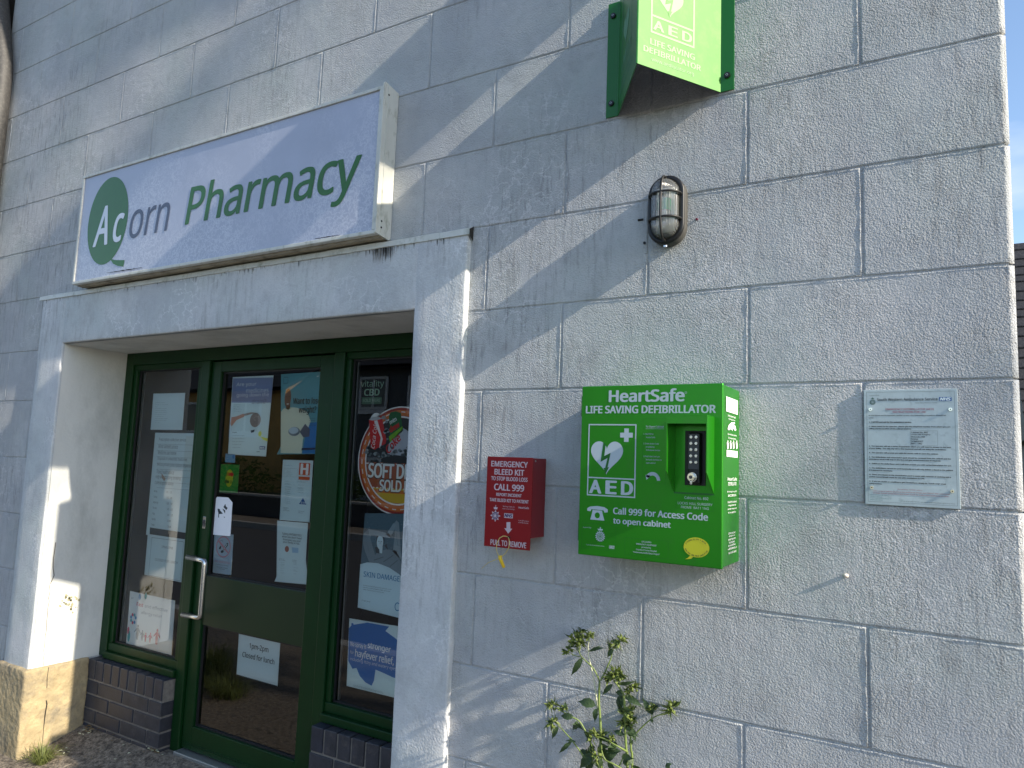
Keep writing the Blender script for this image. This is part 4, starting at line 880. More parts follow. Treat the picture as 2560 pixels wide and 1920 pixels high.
# telephone
gc.pp([(127, 1112), (128, 1095), (150, 1083), (210, 1078), (270, 1088), (297, 1108), (297, 1130), (270, 1133), (262, 1115), (160, 1104), (155, 1122), (130, 1118)], Z4, LETW, 1)
gc.pp([(172, 1108), (190, 1112), (232, 1116), (250, 1118), (256, 1150), (270, 1200), (152, 1190), (165, 1145)], Z4, LETW, 1)
gc.ell(c4(211, 1156), .0078, .0082, GREEN, 2, 28); gc.ell(c4(211, 1156), .0038, .0040, GREEN, 3, 20)
gc.text('Call 999 for Access Code', c4(343, 1143), c4(1126, 1157), LETW, 1, bold=.03) if False else None
a, b = c4(343, 1142), c4(1126, 1200); zc1 = c4(343, 1142)[1]; gc.text('Call 999 for Access Code', (a[0], zc1-.0005), (b[0], c4(400, 1092)[1]), LETW, 1, bold=.03)
a, b = c4(343, 1222), c4(817, 1262); gc.text('to open cabinet', (a[0], c4(430, 1243)[1]), (b[0], c4(350, 1174)[1]), LETW, 1, bold=.03)
gc.outline(c4(80, 1425), c4(366, 1240), .0005, GREEND, 1)
q = c4(92, 1258); gc.line('Supported by', q[0], q[1], .0040, LETW, 1)
crest = c4(234, 1330)
def crestfn(g, c, s_, mm, mm2, l=1):
    g.ring(c, s_, s_, s_*.22, mm, l, 30, dash=1); g.ring(c, s_*.82, s_*.82, s_*.16, mm, l, 30); g.ell(c, s_*.55, s_*.55, mm, l, 24); g.ring(c, s_*.42, s_*.42, s_*.08, mm2, l+1, 20)
    for k in range(6): a = R_(30+60*k); g.poly([(c[0]-.05*s_*math.sin(a), c[1]+.05*s_*math.cos(a)), (c[0]+.32*s_*math.cos(a)-.05*s_*math.sin(a), c[1]+.32*s_*math.sin(a)+.05*s_*math.cos(a)), (c[0]+.32*s_*math.cos(a)+.05*s_*math.sin(a), c[1]+.32*s_*math.sin(a)-.05*s_*math.cos(a)), (c[0]+.05*s_*math.sin(a), c[1]-.05*s_*math.cos(a))], mm2, l+1)
    y = c[1]+s_*1.1
    g.poly([(c[0]-.42*s_, y), (c[0]+.42*s_, y), (c[0]+.55*s_, y+.34*s_), (c[0]+.26*s_, y+.26*s_), (c[0], y+.46*s_), (c[0]-.26*s_, y+.26*s_), (c[0]-.55*s_, y+.34*s_)], mm, l)
    g.rect((c[0]-.05*s_, y+.42*s_), (c[0]+.05*s_, y+.66*s_), mm, l); g.rect((c[0]-.13*s_, y+.50*s_), (c[0]+.13*s_, y+.58*s_), mm, l+1)
crestfn(gc, crest, .0148, LETW, GREEN)
q = c4(120, 1402); gc.line('South Western Ambulance Service', q[0], q[1], .0034, LETW, 1, maxw=c4(305, 1402)[0]-q[0]); gc.text('NHS', c4(312, 1428), c4(350, 1412), LETW, 1, bold=.04, shear=.2); gc.outline(c4(308, 1431), c4(353, 1409), .0006, LETW, 1)
gc.outline(c4(436, 1480), c4(800, 1370), .0005, GREEND, 1)
tx = (c4(445, 1400)[0]+c4(795, 1400)[0])/2
for i, st in enumerate(('LIFE SAVING', 'EMERGENCY EQUIPMENT', 'provided by', 'Friends of Frome Hospital', '"Community Defibrillator Project"')):
    gc.line(st, tx, c4(620, 1383)[1]-i*.00745, .0050, LETW, 1, align='c', bold=.01, xs=.85)
# cabinet number labels
gc.outline(c4(913, 1025), c4(1155, 992), .0004, GREEND, 1); gc.text('Cabinet No. 892', c4(934, 1018), c4(1130, 1008), LETW, 1, bold=.005) if False else None
a, b = c4(934, 1017), c4(1131, 1030); gc.text('Cabinet No. 892', (a[0], a[1]-.0007), (b[0], a[1]+.0068), LETW, 1, bold=.005)
gc.outline((c4(860, 1100)[0], c4(860, 1103)[1]), (c4(1175, 1100)[0], c4(860, 1030)[1]), .0004, GREEND, 1)
a, b = c4(878, 1062), c4(1165, 1085); gc.text('LOCKS HILL SURGERY', (a[0], a[1]), (b[0], a[1]+.0066), LETW, 1, bold=.0); a, b = c4(905, 1097), c4(1135, 1115); gc.text('FROME  BA11 1NG', (a[0], a[1]+.0003), (b[0], a[1]+.0066), LETW, 1)
# yellow speech bubble (its code is left out)
q = c4(1032, 1422); ex_ = c4(1140, 1422)[0]-q[0]; ez_ = q[1]-c4(1032, 1505)[1]
gc.ell(q, ex_, ez_, BUBY, 1, 48); gc.pp([(985, 1480), (1015, 1490), (990, 1515), (938, 1520), (962, 1508), (975, 1495)], Z4, BUBY, 2)
def arctext(g, st, c, rx, ry, a0, a1, h, mm, l, flip=False):
    for i, ch_ in enumerate(st):
        if ch_ == ' ': continue
        t_ = R_(a0+(a1-a0)*(i+.5)/len(st)); x = c[0]+rx*math.cos(t_); y = c[1]+ry*math.sin(t_)
        nx_, ny_ = math.cos(t_)/rx, math.sin(t_)/ry; rt = math.atan2(ny_, nx_)-math.pi/2+(math.pi if flip else 0)
        g.line(ch_, x, y, h, mm, l, align='c', rot=rt, bold=.02)
arctext(gc, "IT'S EASY TO USE A DEFIB...", q, ex_*.80, ez_*.76, 165, 15, .0040, INK, 3); arctext(gc, 'SCAN HERE AND HELP SAVE A LIFE', q, ex_*.93, ez_*.90, 195, 345, .0040, INK, 3, True)
gc.build('door_printing', dr)
# printing down the right hand side
FR_ = Face((cx1+.0012, 0, 0), (0, 1, 0), (0, 0, 1)); gr = G(FR_, 0.0002); r4 = lambda x, y: FR_.px(Z4(x, y)); SW = C('side_print', (225, 240, 225))
gr.rect(r4(1278, 292), r4(1374, 205), SW, 1)
a = r4(1286, 240); b = r4(1366, 240)
gr.text('Don\'t risk Delay', (a[0], a[1]+.002), (b[0], a[1]+.012), GREEND, 2); gr.text('Start Resuscitation', (a[0], a[1]-.016), (b[0], a[1]-.006), GREEND, 2)
def sidel(lines, x0, x1, y, dy, h=.0055):
    a = r4(x0, y); b = r4(x1, y)
    for i, st in enumerate(lines): gr.text(st, (a[0]+(.006 if i % 2 else 0), a[1]-i*dy), (b[0]-(.006 if i % 2 else 0), a[1]-i*dy+h), SW, 1, bold=.01)
sidel(['Push down hard', 'during rescue'], 1292, 1356, 335, .009)
gr.pp([(1290, 440), (1300, 405), (1322, 385), (1345, 383), (1352, 392), (1340, 402), (1352, 412), (1362, 448), (1350, 455), (1338, 430), (1330, 455), (1318, 438), (1300, 450)], Z4, SW, 1)
sidel(['Use to deliver compress', '30 compressions'], 1290, 1364, 490, .010)
for k, xx in enumerate((1284, 1308, 1332, 1358)): gr.pp([(xx, 548), (xx+12, 545), (xx+14, 600), (xx+3, 606)], Z4, SW, 1); gr.ell(r4(xx+8, 545), .004, .004, SW, 1, 12)
gr.rect(r4(1282, 668), r4(1372, 625), SW, 1)
sidel(['HeartSafe', 'DEFIBRILLATOR'], 1290, 1366, 868, .013, .009)
sidel(['Emergency kit', 'access'], 1288, 1364, 970, .010); sidel(['Check the cabinet', 'regularly', 'and report', 'to supplier'], 1290, 1364, 1055, .0095)
sidel(['24hr contact', 'telephone', 'service', 'number', 'inside', 'door'], 1296, 1354, 1316, .008); sidel(['heartsafe.org.uk', 'HeartSafe cabinet'], 1292, 1366, 1450, .0095)
gr.build('side_printing', cab)

# ------------------------------------------------------------------ red bleed kit box
YB = -0.092; FB = wallface(YB); b5 = lambda x, y: FB.px(Z5(x, y)); rx0, rx1, rz1, rz0 = -0.806, -0.636, 1.600, 1.312
bx = thing('bleed_kit_box', 'dark red emergency bleed kit box with white lettering left of the green cabinet', 'box', ((rx0+rx1)/2, 0, rz0))
m = MB(); m.box(rx0+.002, rx1, YB+.003, -0.001, 1.349, rz1-.001, RED, 0.0015); m.build('box_body', bx)
m = MB(); m.box(rx0, rx1, YB, YB+.0028, rz0, rz1, RED, 0.0008); fl = m.build('front_flap', bx)
m = MB(); m.cyl((rx1+.001, -.075, rz1-.010), (1, 0, 0), .0028, .002, ALU, 10); m.build('rivet', bx); m = MB(); q = b5(445, 1192); m.box(q[0]-.009, q[0]+.004, YB-.001, YB+.001, q[1]-.0025, q[1]+.0025, GASKET); m.build('slot', bx)
gb = G(FB, 0.0003)
def bt(st, x0, y0, x1, y1, bold=.03): a = b5(x0, y0); b = b5(x1, y1); gb.text(st, a, (b[0], b[1]), PINKW, 1, bold=bold)
bt('EMERGENCY', 207, 245, 693, 189); bt('BLEED KIT', 250, 352, 645, 296); bt('TO STOP BLOOD LOSS', 205, 428, 690, 400); bt('CALL 999', 245, 560, 643, 498)
bt('REPORT INCIDENT', 273, 639, 610, 620); bt('TAKE BLEED KIT TO PATIENT', 185, 709, 705, 701)
q = b5(260, 905)
for k in range(8): a = R_(45*k+22.5); gb.poly([(q[0]+.0085*math.cos(a-.42), q[1]+.0085*math.sin(a-.42)), (q[0]+.0125*math.cos(a+.0), q[1]+.0125*math.sin(a)), (q[0]+.0085*math.cos(a+.42), q[1]+.0085*math.sin(a+.42)), q], PINKW, 1)
for k in range(4): a = R_(90*k); gb.poly([(q[0]+.010*math.cos(a-.5), q[1]+.010*math.sin(a-.5)), (q[0]+.020*math.cos(a), q[1]+.020*math.sin(a)), (q[0]+.010*math.cos(a+.5), q[1]+.010*math.sin(a+.5))], PINKW, 1)
for k in range(4): a = R_(90*k+45); gb.poly([(q[0]+.010*math.cos(a-.5), q[1]+.010*math.sin(a-.5)), (q[0]+.0185*math.cos(a), q[1]+.0185*math.sin(a)), (q[0]+.010*math.cos(a+.5), q[1]+.010*math.sin(a+.5))], PINKW, 2)
gb.ell(q, .0118, .0122, PINKW, 3); gb.ring(q, .0112, .0116, .0028, DKRED, 4); gb.ell(q, .0066, .0074, DKRED, 4, 20); gb.ell((q[0], q[1]), .0050, .0058, PINKW, 5, 5)
yk = q[1]+.0205; gb.poly([(q[0]-.006, yk), (q[0]+.006, yk), (q[0]+.0078, yk+.007), (q[0]+.003, yk+.0058), (q[0], yk+.0092), (q[0]-.003, yk+.0058), (q[0]-.0078, yk+.007)], PINKW, 1); gb.rect((q[0]-.0007, yk+.008), (q[0]+.0007, yk+.0135), PINKW, 1); gb.rect((q[0]-.0022, yk+.0102), (q[0]+.0022, yk+.0115), PINKW, 1)
bt('Saving Lives in', 360, 793, 515, 780, .0); bt('the Community', 356, 822, 517, 812, .0)
gb.rect(b5(377, 932), b5(495, 880), PINKW, 1); a, b = b5(384, 922), b5(488, 888); gb.text('NHS', a, b, DKRED, 2, bold=.05, shear=.25)
bt('HeartSafe', 570, 808, 708, 790, .02); bt('Scan QR to learn', 568, 980, 708, 972, 0); bt('more & re-order', 568, 1003, 703, 998, 0)
gb.pp([(408, 992), (461, 992), (460, 1078), (487, 1080), (432, 1146), (380, 1072), (409, 1075)], Z5, PINKW, 1)
bt('PULL TO REMOVE', 195, 1292, 672, 1268)
gb.build('box_lettering', fl)
# yellow security tie through the slot
m = MB(); q = b5(370, 1180); pts = []
for (x, y, yy) in ((430, 1192, .001), (400, 1180, -.004), (360, 1178, -.009), (315, 1205, -.012), (280, 1270, -.013), (272, 1340, -.013), (282, 1400, -.012), (315, 1455, -.010), (345, 1455, -.008), (400, 1400, -.009), (440, 1330, -.010), (450, 1270, -.009), (440, 1215, -.005), (430, 1195, .0)):
    a = wallface(YB+yy).px(Z5(x, y)); pts.append((a[0], YB+yy, a[1]))
m.tube(pts, .0013, YELT, 8)
a = wallface(YB-.01).px(Z5(300, 1480)); b = wallface(YB+.03).px(Z5(75, 1610)); m.tube([(a[0], YB-.01, a[1]), ((a[0]+b[0])/2, YB, (a[1]+b[1])/2+.004), (b[0], YB+.03, b[1])], .0011, YELT, 8)
tie = m.build('security_tie', bx)
a = wallface(YB-.011).px(Z5(320, 1450)); b = wallface(YB-.011).px(Z5(375, 1600)); m = MB(); m.tube([(a[0], YB-.011, a[1]+.003), (a[0]+.001, YB-.011, a[1]-.006), (b[0], YB-.011, b[1])], [.0062, .0062, .0050], YEL, 10); m.build('tie_tag', tie)

# ------------------------------------------------------------------ ambulance notice
pq = wallface(-.006); p6 = lambda x, y: pq.px(Z6(x, y)); px0, px1, pz0, pz1 = 0.302, 0.512, 1.510, 1.806
pl = thing('instruction_plaque', 'pale blue plastic ambulance service instruction notice screwed to wall on the right', 'notice', ((px0+px1)/2, 0, pz0))
m = MB(); m.box(px0, px1, -.006, -.0012, pz0, pz1, PLAQ, .0008); m.build('board', pl)
gp = G(pq, .0003); W_ = px1-px0; H_ = pz1-pz0
def q6(x, y): return p6(x, y)
gp.outline((px0+.0065, pz0+.007), (px1-.0065, pz1-.006), .0006, INKT, 1)
def pt(st, x0, y0, x1, h, mm=INK, bold=.0, l=1):
    a = q6(x0, y0); b = q6(x1, y0); gp.text(st, (a[0], a[1]), (b[0], a[1]+h), mm, l, bold=bold)
pt('supported by', 172, 159, 300, .0030); crestfn(gp, q6(215, 236), .0072, C('crest_green', (20, 70, 65)), PLAQ)
pt('South Western Ambulance Service', 274, 221, 1057, .0073, INK, .018)
a, b = q6(1078, 221), q6(1238, 168); gp.rect(a, b, NHSB, 1); gp.text('NHS', (a[0]+.002, a[1]+.0013), (b[0]-.002, b[1]-.0013), C('plaque_white', (205, 215, 220)), 2, bold=.05, shear=.25)
pt('NHS Foundation Trust', 768, 252, 1052, .0032, INKT)
pt('EMERGENCY DEFIBRILLATOR (AED)', 384, 343, 1008, .0053, INKR, .01); pt('INSTRUCTIONS FOR USE', 476, 376, 905, .0050, INKR, .01)
def para(st, x0, y0, x1, mm=INK, h=.0038, bold=.045): pt(st, x0, y0, x1, h, mm, bold)
para('In the event of a suspected cardiac arrest, the following procedure should be', 166, 419, 1166, bold=.02); para('used:', 166, 446, 228, h=.003, bold=.02)
para('1.  Call 999 and ask for the ambulance service.', 168, 503, 720)
para('2.  When asked by the operator, please give the telephone number from where you are', 168, 561, 1223); para('calling and the location of this cabinet which is:', 168, 590, 716)
gp.outline(q6(706, 795), q6(1056, 606), .0004, INKT, 1)
for i, (st, x) in enumerate((('Cabinet No. 892', 930), ('Locks Hill Surgery', 965), ('56 Locks Hill', 890), ('Frome', 803), ('SOMERSET', 873), ('BA11 1NG', 855))): para(st, 715, 636+i*29, x, h=.0038, bold=.02)
para('3.  The operator will ask a series of questions which you will need to answer to the best', 168, 815, 1230); para('of your ability.  This will only take a few moments and will not delay the ambulance.', 168, 845, 1170)
para('4.  The operator will provide you with the access code to open the cabinet.', 170, 900, 1066)
para('5.  The defibrillator and resuscitation pack should be removed from the cabinet and the', 170, 957, 1230); para('ambulance service will stay on the line and give verbal instruction if required.', 170, 985, 1098)
para('6.  Switch on the defibrillator and it will then provide you with verbal instructions for use.', 172, 1041, 1236)
para('7.  The defibrillator cannot be used incorrectly as it will only deliver a shock to the patient', 172, 1098, 1256); para('if it detects it is necessary.', 172, 1128, 474)
para('8.  There are scissors in the resuscitation pack to assist with removal of clothing and a', 174, 1183, 1228); para('pocket rescue breath mask for use with ventilations in CPR.', 174, 1213, 890)
para('9.  If you are unable or unwilling to give ventilations, simply do "hands only" chest', 174, 1270, 1166); para('compressions.', 174, 1300, 336)
pt('Remember THINK safety.', 540, 1376, 865, .0038, INKR); pt('Look around before pushing the button to shock and SHOUT the command', 222, 1396, 1214, .0040, INKR, .005); pt('STAND CLEAR SHOCKING and then check to make sure everyone is clear.', 225, 1424, 1208, .0040, INKR, .005)
for i, (st, x) in enumerate((('SWA Community Ltd', 395), ('Tel for advice', 330), ('Email responder@swast.nhs.uk', 460), ('www.swast.nhs.uk', 346))): pt(st, 185, 1444+i*20, x, .0028, INKG)
pt('Content of this poster has been approved by SWASFT Resuscitation Governance Group', 580, 1526, 1280, .0028, INK)
gp.build('notice_text', pl)
for (x, y) in ((187, 330), (1223, 330), (207, 1341), (1248, 1391)):
    a = q6(x, y); m = MB(); m.cyl((a[0], -.0085, a[1]), (0, -1, 0), .0040, .005, CHROME, 18, bev=.0008); m.cyl((a[0], -.0112, a[1]), (0, -1, 0), .0016, .0006, BLACK, 8); m.build('screw', pl)

# ------------------------------------------------------------------ papers in the windows
YIN = 0.383; FI = wallface(YIN)
def paper(name, label, cat, quad, conv, mm, fn, Y=YIN, group='papers and stickers on the shop glass', thick=.0004):
    f_ = wallface(Y); pts = [f_.px(conv(*q)) for q in quad]
    g_ = G(f_, 0.0, 0.00035)
    g_.poly(pts[::-1] if False else pts, mm, 0)
    g_.m.face([f_.pt(a, b, -thick) for a, b in pts[::-1]], WHITE)
    for i in range(len(pts)):
        a, b = pts[i], pts[(i+1) % len(pts)]; g_.m.face([f_.pt(*a, 0), f_.pt(*a, -thick), f_.pt(*b, -thick), f_.pt(*b, 0)], WHITE)
    fn(g_, lambda x, y: f_.px(conv(x, y)))
    o = g_.build(name); cx_ = sum(a for a, b in pts)/len(pts); cz_ = min(b for a, b in pts)
    setorigin(o, (cx_, Y, cz_)); tag(o, label, cat, group); return o
def rows_(g_, px, x0, x1, ys, h, mm, l=1, ws=None):
    for i, y in enumerate(ys):
        a = px(x0, y); b = px(x1, y); wd = (b[0]-a[0])*(ws[i] if ws else random.uniform(.75, 1)); g_.fake(a[0], a[1], wd, h, mm, l)
def f_letter(g_, px): rows_(g_, px, 530, 765, (778, 798, 820, 838, 858, 878, 898, 918, 940, 960, 978), .0032, INKT, 1, (.8, 1, .15, 1, .9, 1, 1, .7, 1, 1, .3))
paper('typed_letter', 'typed white letter taped top of the left window above the opening hours', 'letter', [(482, 1055), (812, 1058), (842, 672), (512, 680)], F1, PAPER, f_letter)
def f_hours(g_, px):
    for st, x0, x1, y in (('Prescription collection service', 570, 850, 1172), ('Minor ailment service', 565, 765, 1238), ('Medicine use review', 560, 750, 1302), ('Disposal of unwanted medicines', 556, 862, 1368), ('NHS & private prescriptions dispensed', 550, 918, 1430), ('Travel health advice', 544, 725, 1500), ('Help with stopping smoking', 534, 795, 1560), ('Contraceptive advice', 526, 720, 1620)):
        a, b = px(x0, y), px(x1, y); g_.text(st, (a[0], a[1]-.004), (b[0], a[1]+.019), INKT, 1)
        g_.rect((px(548, y)[0], a[1]-.0175), (px(930, y)[0], a[1]-.0165), INKT, 1)
    cv = lambda x, y: g_.f.px(F4(x, y))
    for i, (st, v_) in enumerate((('Monday', '9.00 -  5.00'), ('Tuesday', '9.00 -  5.00'), ('Wednesday', '9.00 -  5.00'), ('Thursday', '9.00 -  5.00'), ('Friday', '9.00 -  5.00'), ('Saturday', 'Closed'), ('Sunday', 'Closed'))):
        a = cv(462-i*3.6, 98+i*44.5); g_.line(st, a[0], a[1]+.002, .0135, INKT, 1, xs=.55); b = cv(560+i*1.5, 98+i*49.5); g_.line(v_, b[0], a[1]+.002, .0140, INKT, 1, xs=.62)
    g_.poly([cv(428, 432), cv(742, 478), cv(742, 425), cv(430, 378)], C('dark_strip', (40, 45, 48)), 1)
    g_.pp([(597, 1505), (640, 1560), (625, 1590), (600, 1550)], F1, C('brown_leaf', (150, 120, 100)), 2)
def hoursquad():
    a = FI.px(F1(545, 1085)); b = FI.px(F1(958, 1095)); c_ = FI.px(F4(430, 436))
    return a, b, c_
f_ = wallface(YIN); a, b, c_ = hoursquad(); g_ = G(f_, 0, .00035); qd = [(a[0]-.012, c_[1]-.003), (b[0], c_[1]-.003), (b[0], a[1]), (a[0]-.012, a[1])]
g_.poly(qd, PAPER, 0); g_.m.face([f_.pt(x, y, -.0005) for x, y in qd[::-1]], WHITE); f_hours(g_, lambda x, y: f_.px(F1(x, y)))
o = g_.build('opening_hours_sheet'); setorigin(o, (a[0]+.12, YIN, c_[1])); tag(o, 'tall opening hours and services sheet inside the left window', 'notice', 'papers and stickers on the shop glass')
def f_closed(g_, px):
    g_.outline(px(418, 760), px(700, 492), .0016, INKT, 1); a, b = px(522, 540), px(612, 552); g_.text('1PM-2PM', (a[0], a[1]-.001), (b[0], a[1]+.0125), INKT, 1); a, b = px(470, 642), px(650, 665); g_.text('CLOSED FOR LUNCH', (a[0], a[1]), (b[0], a[1]+.0135), INKT, 1)
paper('lunch_notice', 'white sheet reading CLOSED FOR LUNCH in capitals below the opening hours', 'notice', [(385, 755), (708, 822), (738, 482), (412, 438)], F4, PAPER, f_closed)
def f_allergy(g_, px):
    PI_ = C('poster_pink', (190, 60, 90)); BL_ = C('poster_blue', (60, 130, 175)); TL_ = C('poster_teal', (50, 150, 160)); GY = C('figure_grey', (110, 120, 135))
    a, b = px(325, 1000), px(376, 1008); g_.text('Fast', (a[0], a[1]-.001), (b[0], a[1]+.018), PI_, 1, bold=.02)
    a, b = px(388, 1015), px(570, 1050); g_.text('and effective', (a[0], a[1]+.000), (b[0], a[1]+.018), GY, 1); a, b = px(360, 1068), px(525, 1100); g_.text('allergy relief', (a[0], a[1]-.003), (b[0], a[1]+.018), GY, 1)
    q = px(298, 1106)
    for k in range(7): t_ = R_(20+k*48); c_ = (q[0]+.022*math.cos(t_), q[1]+.022*math.sin(t_)); g_.ell(c_, .009, .009, (BL_, TL_, PI_)[k % 3], 1, 14)
    for x, y in ((350, 930), (398, 925)): g_.ell(px(x, y), .012, .018, (BL_, TL_)[x > 370], 1, 18)
    g_.ell(px(262, 1245), .012, .03, TL_, 1, 18); g_.ell(px(258, 1200), .010, .02, PI_, 1, 18)
    g_.line('piri', px(282, 945)[0], px(282, 945)[1], .012, GY, 1, shear=.2)
    for x, y, s_, mm in ((335, 1165, 1, GY), (372, 1205, .7, GY), (398, 1225, .6, PI_), (435, 1225, .65, PI_), (490, 1200, 1, PI_)):
        c_ = px(x, y); r = .008*s_; g_.ell(c_, r, r, mm, 1, 14); g_.poly([(c_[0]-r*1.1, c_[1]-r), (c_[0]-r*1.5, c_[1]-r*5), (c_[0]-r*.9, c_[1]-r*9), (c_[0]-r*.2, c_[1]-r*9), (c_[0], c_[1]-r*5.5), (c_[0]+r*.3, c_[1]-r*9), (c_[0]+r*1.0, c_[1]-r*9), (c_[0]+r*1.5, c_[1]-r*5), (c_[0]+r*1.1, c_[1]-r)], mm, 1)
        g_.poly([(c_[0]-r, c_[1]-r*1.2), (c_[0]-r*3.6, c_[1]-r*4), (c_[0]-r*3.3, c_[1]-r*4.6), (c_[0]-r, c_[1]-r*2.6)], mm, 2); g_.poly([(c_[0]+r, c_[1]-r*1.2), (c_[0]+r*3.6, c_[1]-r*4), (c_[0]+r*3.3, c_[1]-r*4.6), (c_[0]+r, c_[1]-r*2.6)], mm, 2)
paper('allergy_poster', 'allergy relief poster with walking family silhouettes at the foot of the left window', 'poster', [(240, 1305), (602, 1402), (632, 962), (272, 885)], F4, C('poster_white', (225, 232, 238)), f_allergy)

def f_drain(g_, px):
    SK = C('poster_sky', (128, 138, 168)); GT = C('poster_grey_text', (95, 100, 115)); CO = C('coin', (170, 150, 140)); YT = C('pill_yellow', (215, 210, 100)); HN = C('hand_skin', (200, 150, 130))
    g_.pp([(345, 640), (778, 640), (798, 365), (362, 375)], F2, SK, 1)
    WT = C('poster_pale_text', (215, 215, 228))
    for st, x0, x1, y in (('Are your', 398, 615, 465), ('medicines', 505, 748, 525), ('going down the', 400, 750, 580), ('drain?', 566, 720, 645)):
        a, b = px(x0, y), px(x1, y); g_.text(st, (a[0], a[1]-.004), (b[0], a[1]+.020), GT if st[0] == 'd' else WT, 2)
    rows_(g_, px, 372, 535, (645, 665, 682, 702, 720, 740), .0028, GT, 2)
    q = px(605, 830)
    g_.ell(q, .040, .036, CO, 2)
    for k in range(5): g_.ring(q, .037-.007*k, .033-.006*k, .0018, C('swirl_dark', (90, 80, 85)), 3, 30, a0=k*50, a1=k*50+300)
    g_.pp([(332, 870), (345, 800), (400, 790), (470, 762), (490, 775), (480, 795), (400, 830), (345, 900)], F2, HN, 2); g_.pp([(470, 765), (560, 745), (640, 755), (560, 765), (490, 785)], F2, CO, 2)
    g_.ell(px(655, 980), .012, .013, YT, 3, 20); g_.pp([(660, 1010), (740, 1030), (735, 1062), (690, 1045)], F2, YT, 2); g_.pp([(555, 945), (600, 935), (590, 962), (560, 970)], F2, INK, 3)
    a = px(355, 968); g_.line('STOP AND THINK', a[0], a[1], .0050, INK, 2, bold=.02, xs=.7)
    rows_(g_, px, 355, 612, (1000, 1033, 1066, 1097, 1130), .0034, INKT, 2, (.9, 1, 1, .65, .65))
    g_.rect(px(650, 1150), px(712, 1116), NHSB, 2); g_.text('NHS', px(655, 1146), px(707, 1122), WT, 3, bold=.05, shear=.2); a = px(618, 1180); g_.line('Somerset', a[0], a[1]+.001, .0055, INK, 2, bold=.02, xs=.8)
paper('medicines_poster', 'pale blue medicines drain poster with a coin whirlpool, upper left of door glass', 'poster', [(305, 1205), (720, 1228), (803, 342), (358, 362)], F2, C('poster_iceblue', (205, 215, 235)), f_drain)
def f_weight(g_, px):
    TQ = C('poster_turquoise', (92, 150, 160)); SKIN = C('poster_face', (120, 88, 78)); CL = C('poster_shirt', (200, 200, 185)); BB = C('poster_deepblue', (40, 120, 175)); NV = C('poster_navy', (20, 45, 80)); GR = C('scales_grey', (120, 130, 140))
    g_.pp([(1115, 1195), (1305, 1198), (1320, 850), (1180, 860)], F2, BB, 1)
    g_.pp([(880, 1190), (1110, 1195), (1125, 1040), (1170, 950), (1210, 840), (1170, 740), (1080, 700), (1020, 690), (920, 700), (885, 740)], F2, CL, 2)
    g_.ell(px(960, 590), .0225, .046, SKIN, 3, 32); g_.pp([(940, 700), (940, 655), (985, 655), (985, 700), (962, 722)], F2, C('poster_neck', (105, 76, 66)), 2)
    for x in (943, 975): g_.ell(px(x, 575), .0025, .0018, INK, 4, 10)
    g_.ell(px(960, 655), .009, .0025, C('poster_smile', (225, 215, 210)), 4, 14)
    a, b = px(1017, 660), px(1312, 655); g_.text('Want to lose', (a[0], px(1017, 655)[1]), (b[0], px(1017, 588)[1]), INK, 5, bold=.015); a, b = px(1080, 745), px(1268, 750); g_.text('weight?', (a[0], a[1]-.012), (b[0], px(1080, 680)[1]), INK, 5, bold=.015)
    rows_(g_, px, 1190, 1305, (815, 840, 865, 890), .005, NV, 3, (.6, .95, .95, 1))
    g_.ell(px(1030, 955), .040, .022, GR, 4, 24); g_.ell(px(1025, 945), .033, .016, C('scales_pale', (180, 190, 198)), 5, 24); g_.pp([(1090, 960), (1150, 870), (1200, 930), (1195, 1010), (1130, 1020)], F2, C('sleeve', (90, 95, 115)), 3)
    g_.pp([(1108, 1160), (1305, 1150), (1305, 1130), (1115, 1135)], F2, NV, 3); a = px(1275, 365); g_.line('NHS', a[0], a[1]+.002, .0075, C('poster_white', (225, 232, 238)), 2, bold=.03, shear=.2); g_.outline(px(910, 432), px(965, 362), .002, INKT, 2)
paper('weight_loss_poster', 'turquoise poster asking Want to lose weight, upper right of door glass', 'poster', [(838, 1205), (1304, 1200), (1355, 300), (885, 330), (880, 1120)], F2, C('poster_turquoise', (92, 150, 160)), f_weight)
def f_small(g_, px): g_.ell(px(365, 1230), .009, .010, C('poster_deepblue', (40, 120, 175)), 1, 16); rows_(g_, px, 282, 380, (1225, 1250, 1275), .0030, C('poster_white', (225, 232, 238)), 2, (.5, .6, .9))
paper('door_sticker', 'tiny blue sticker on the door glass above the green arrow sticker', 'sticker', [(272, 1290), (380, 1297), (386, 1203), (280, 1196)], F2, C('sticker_blue', (95, 150, 180)), f_small)
def f_arrows(g_, px):
    g_.ell(px(320, 1465), .0285, .0445, BUBY, 1, 40); RD = C('arrow_red', (190, 30, 30)); GN = C('arrow_green', (60, 90, 30))
    g_.pp([(318, 1440), (345, 1442), (345, 1455), (372, 1425), (345, 1393), (345, 1405), (318, 1403)], F2, RD, 2)
    for x in (280, 290, 300, 309): g_.pp([(x, 1442), (x+5, 1442), (x+5, 1402), (x, 1402)], F2, GN if x < 295 else RD, 2)
    g_.pp([(318, 1522), (290, 1520), (288, 1535), (262, 1500), (292, 1472), (292, 1486), (318, 1488)], F2, GN, 2)
    for x in (326, 336, 346): g_.pp([(x, 1525), (x+5, 1526), (x+5, 1488), (x, 1488)], F2, GN, 2)
paper('arrow_sticker', 'green and yellow oval sticker with red and green arrows on the door glass', 'sticker', [(212, 1618), (410, 1625), (430, 1318), (228, 1312)], F2, C('sticker_green', (40, 130, 50)), f_arrows)
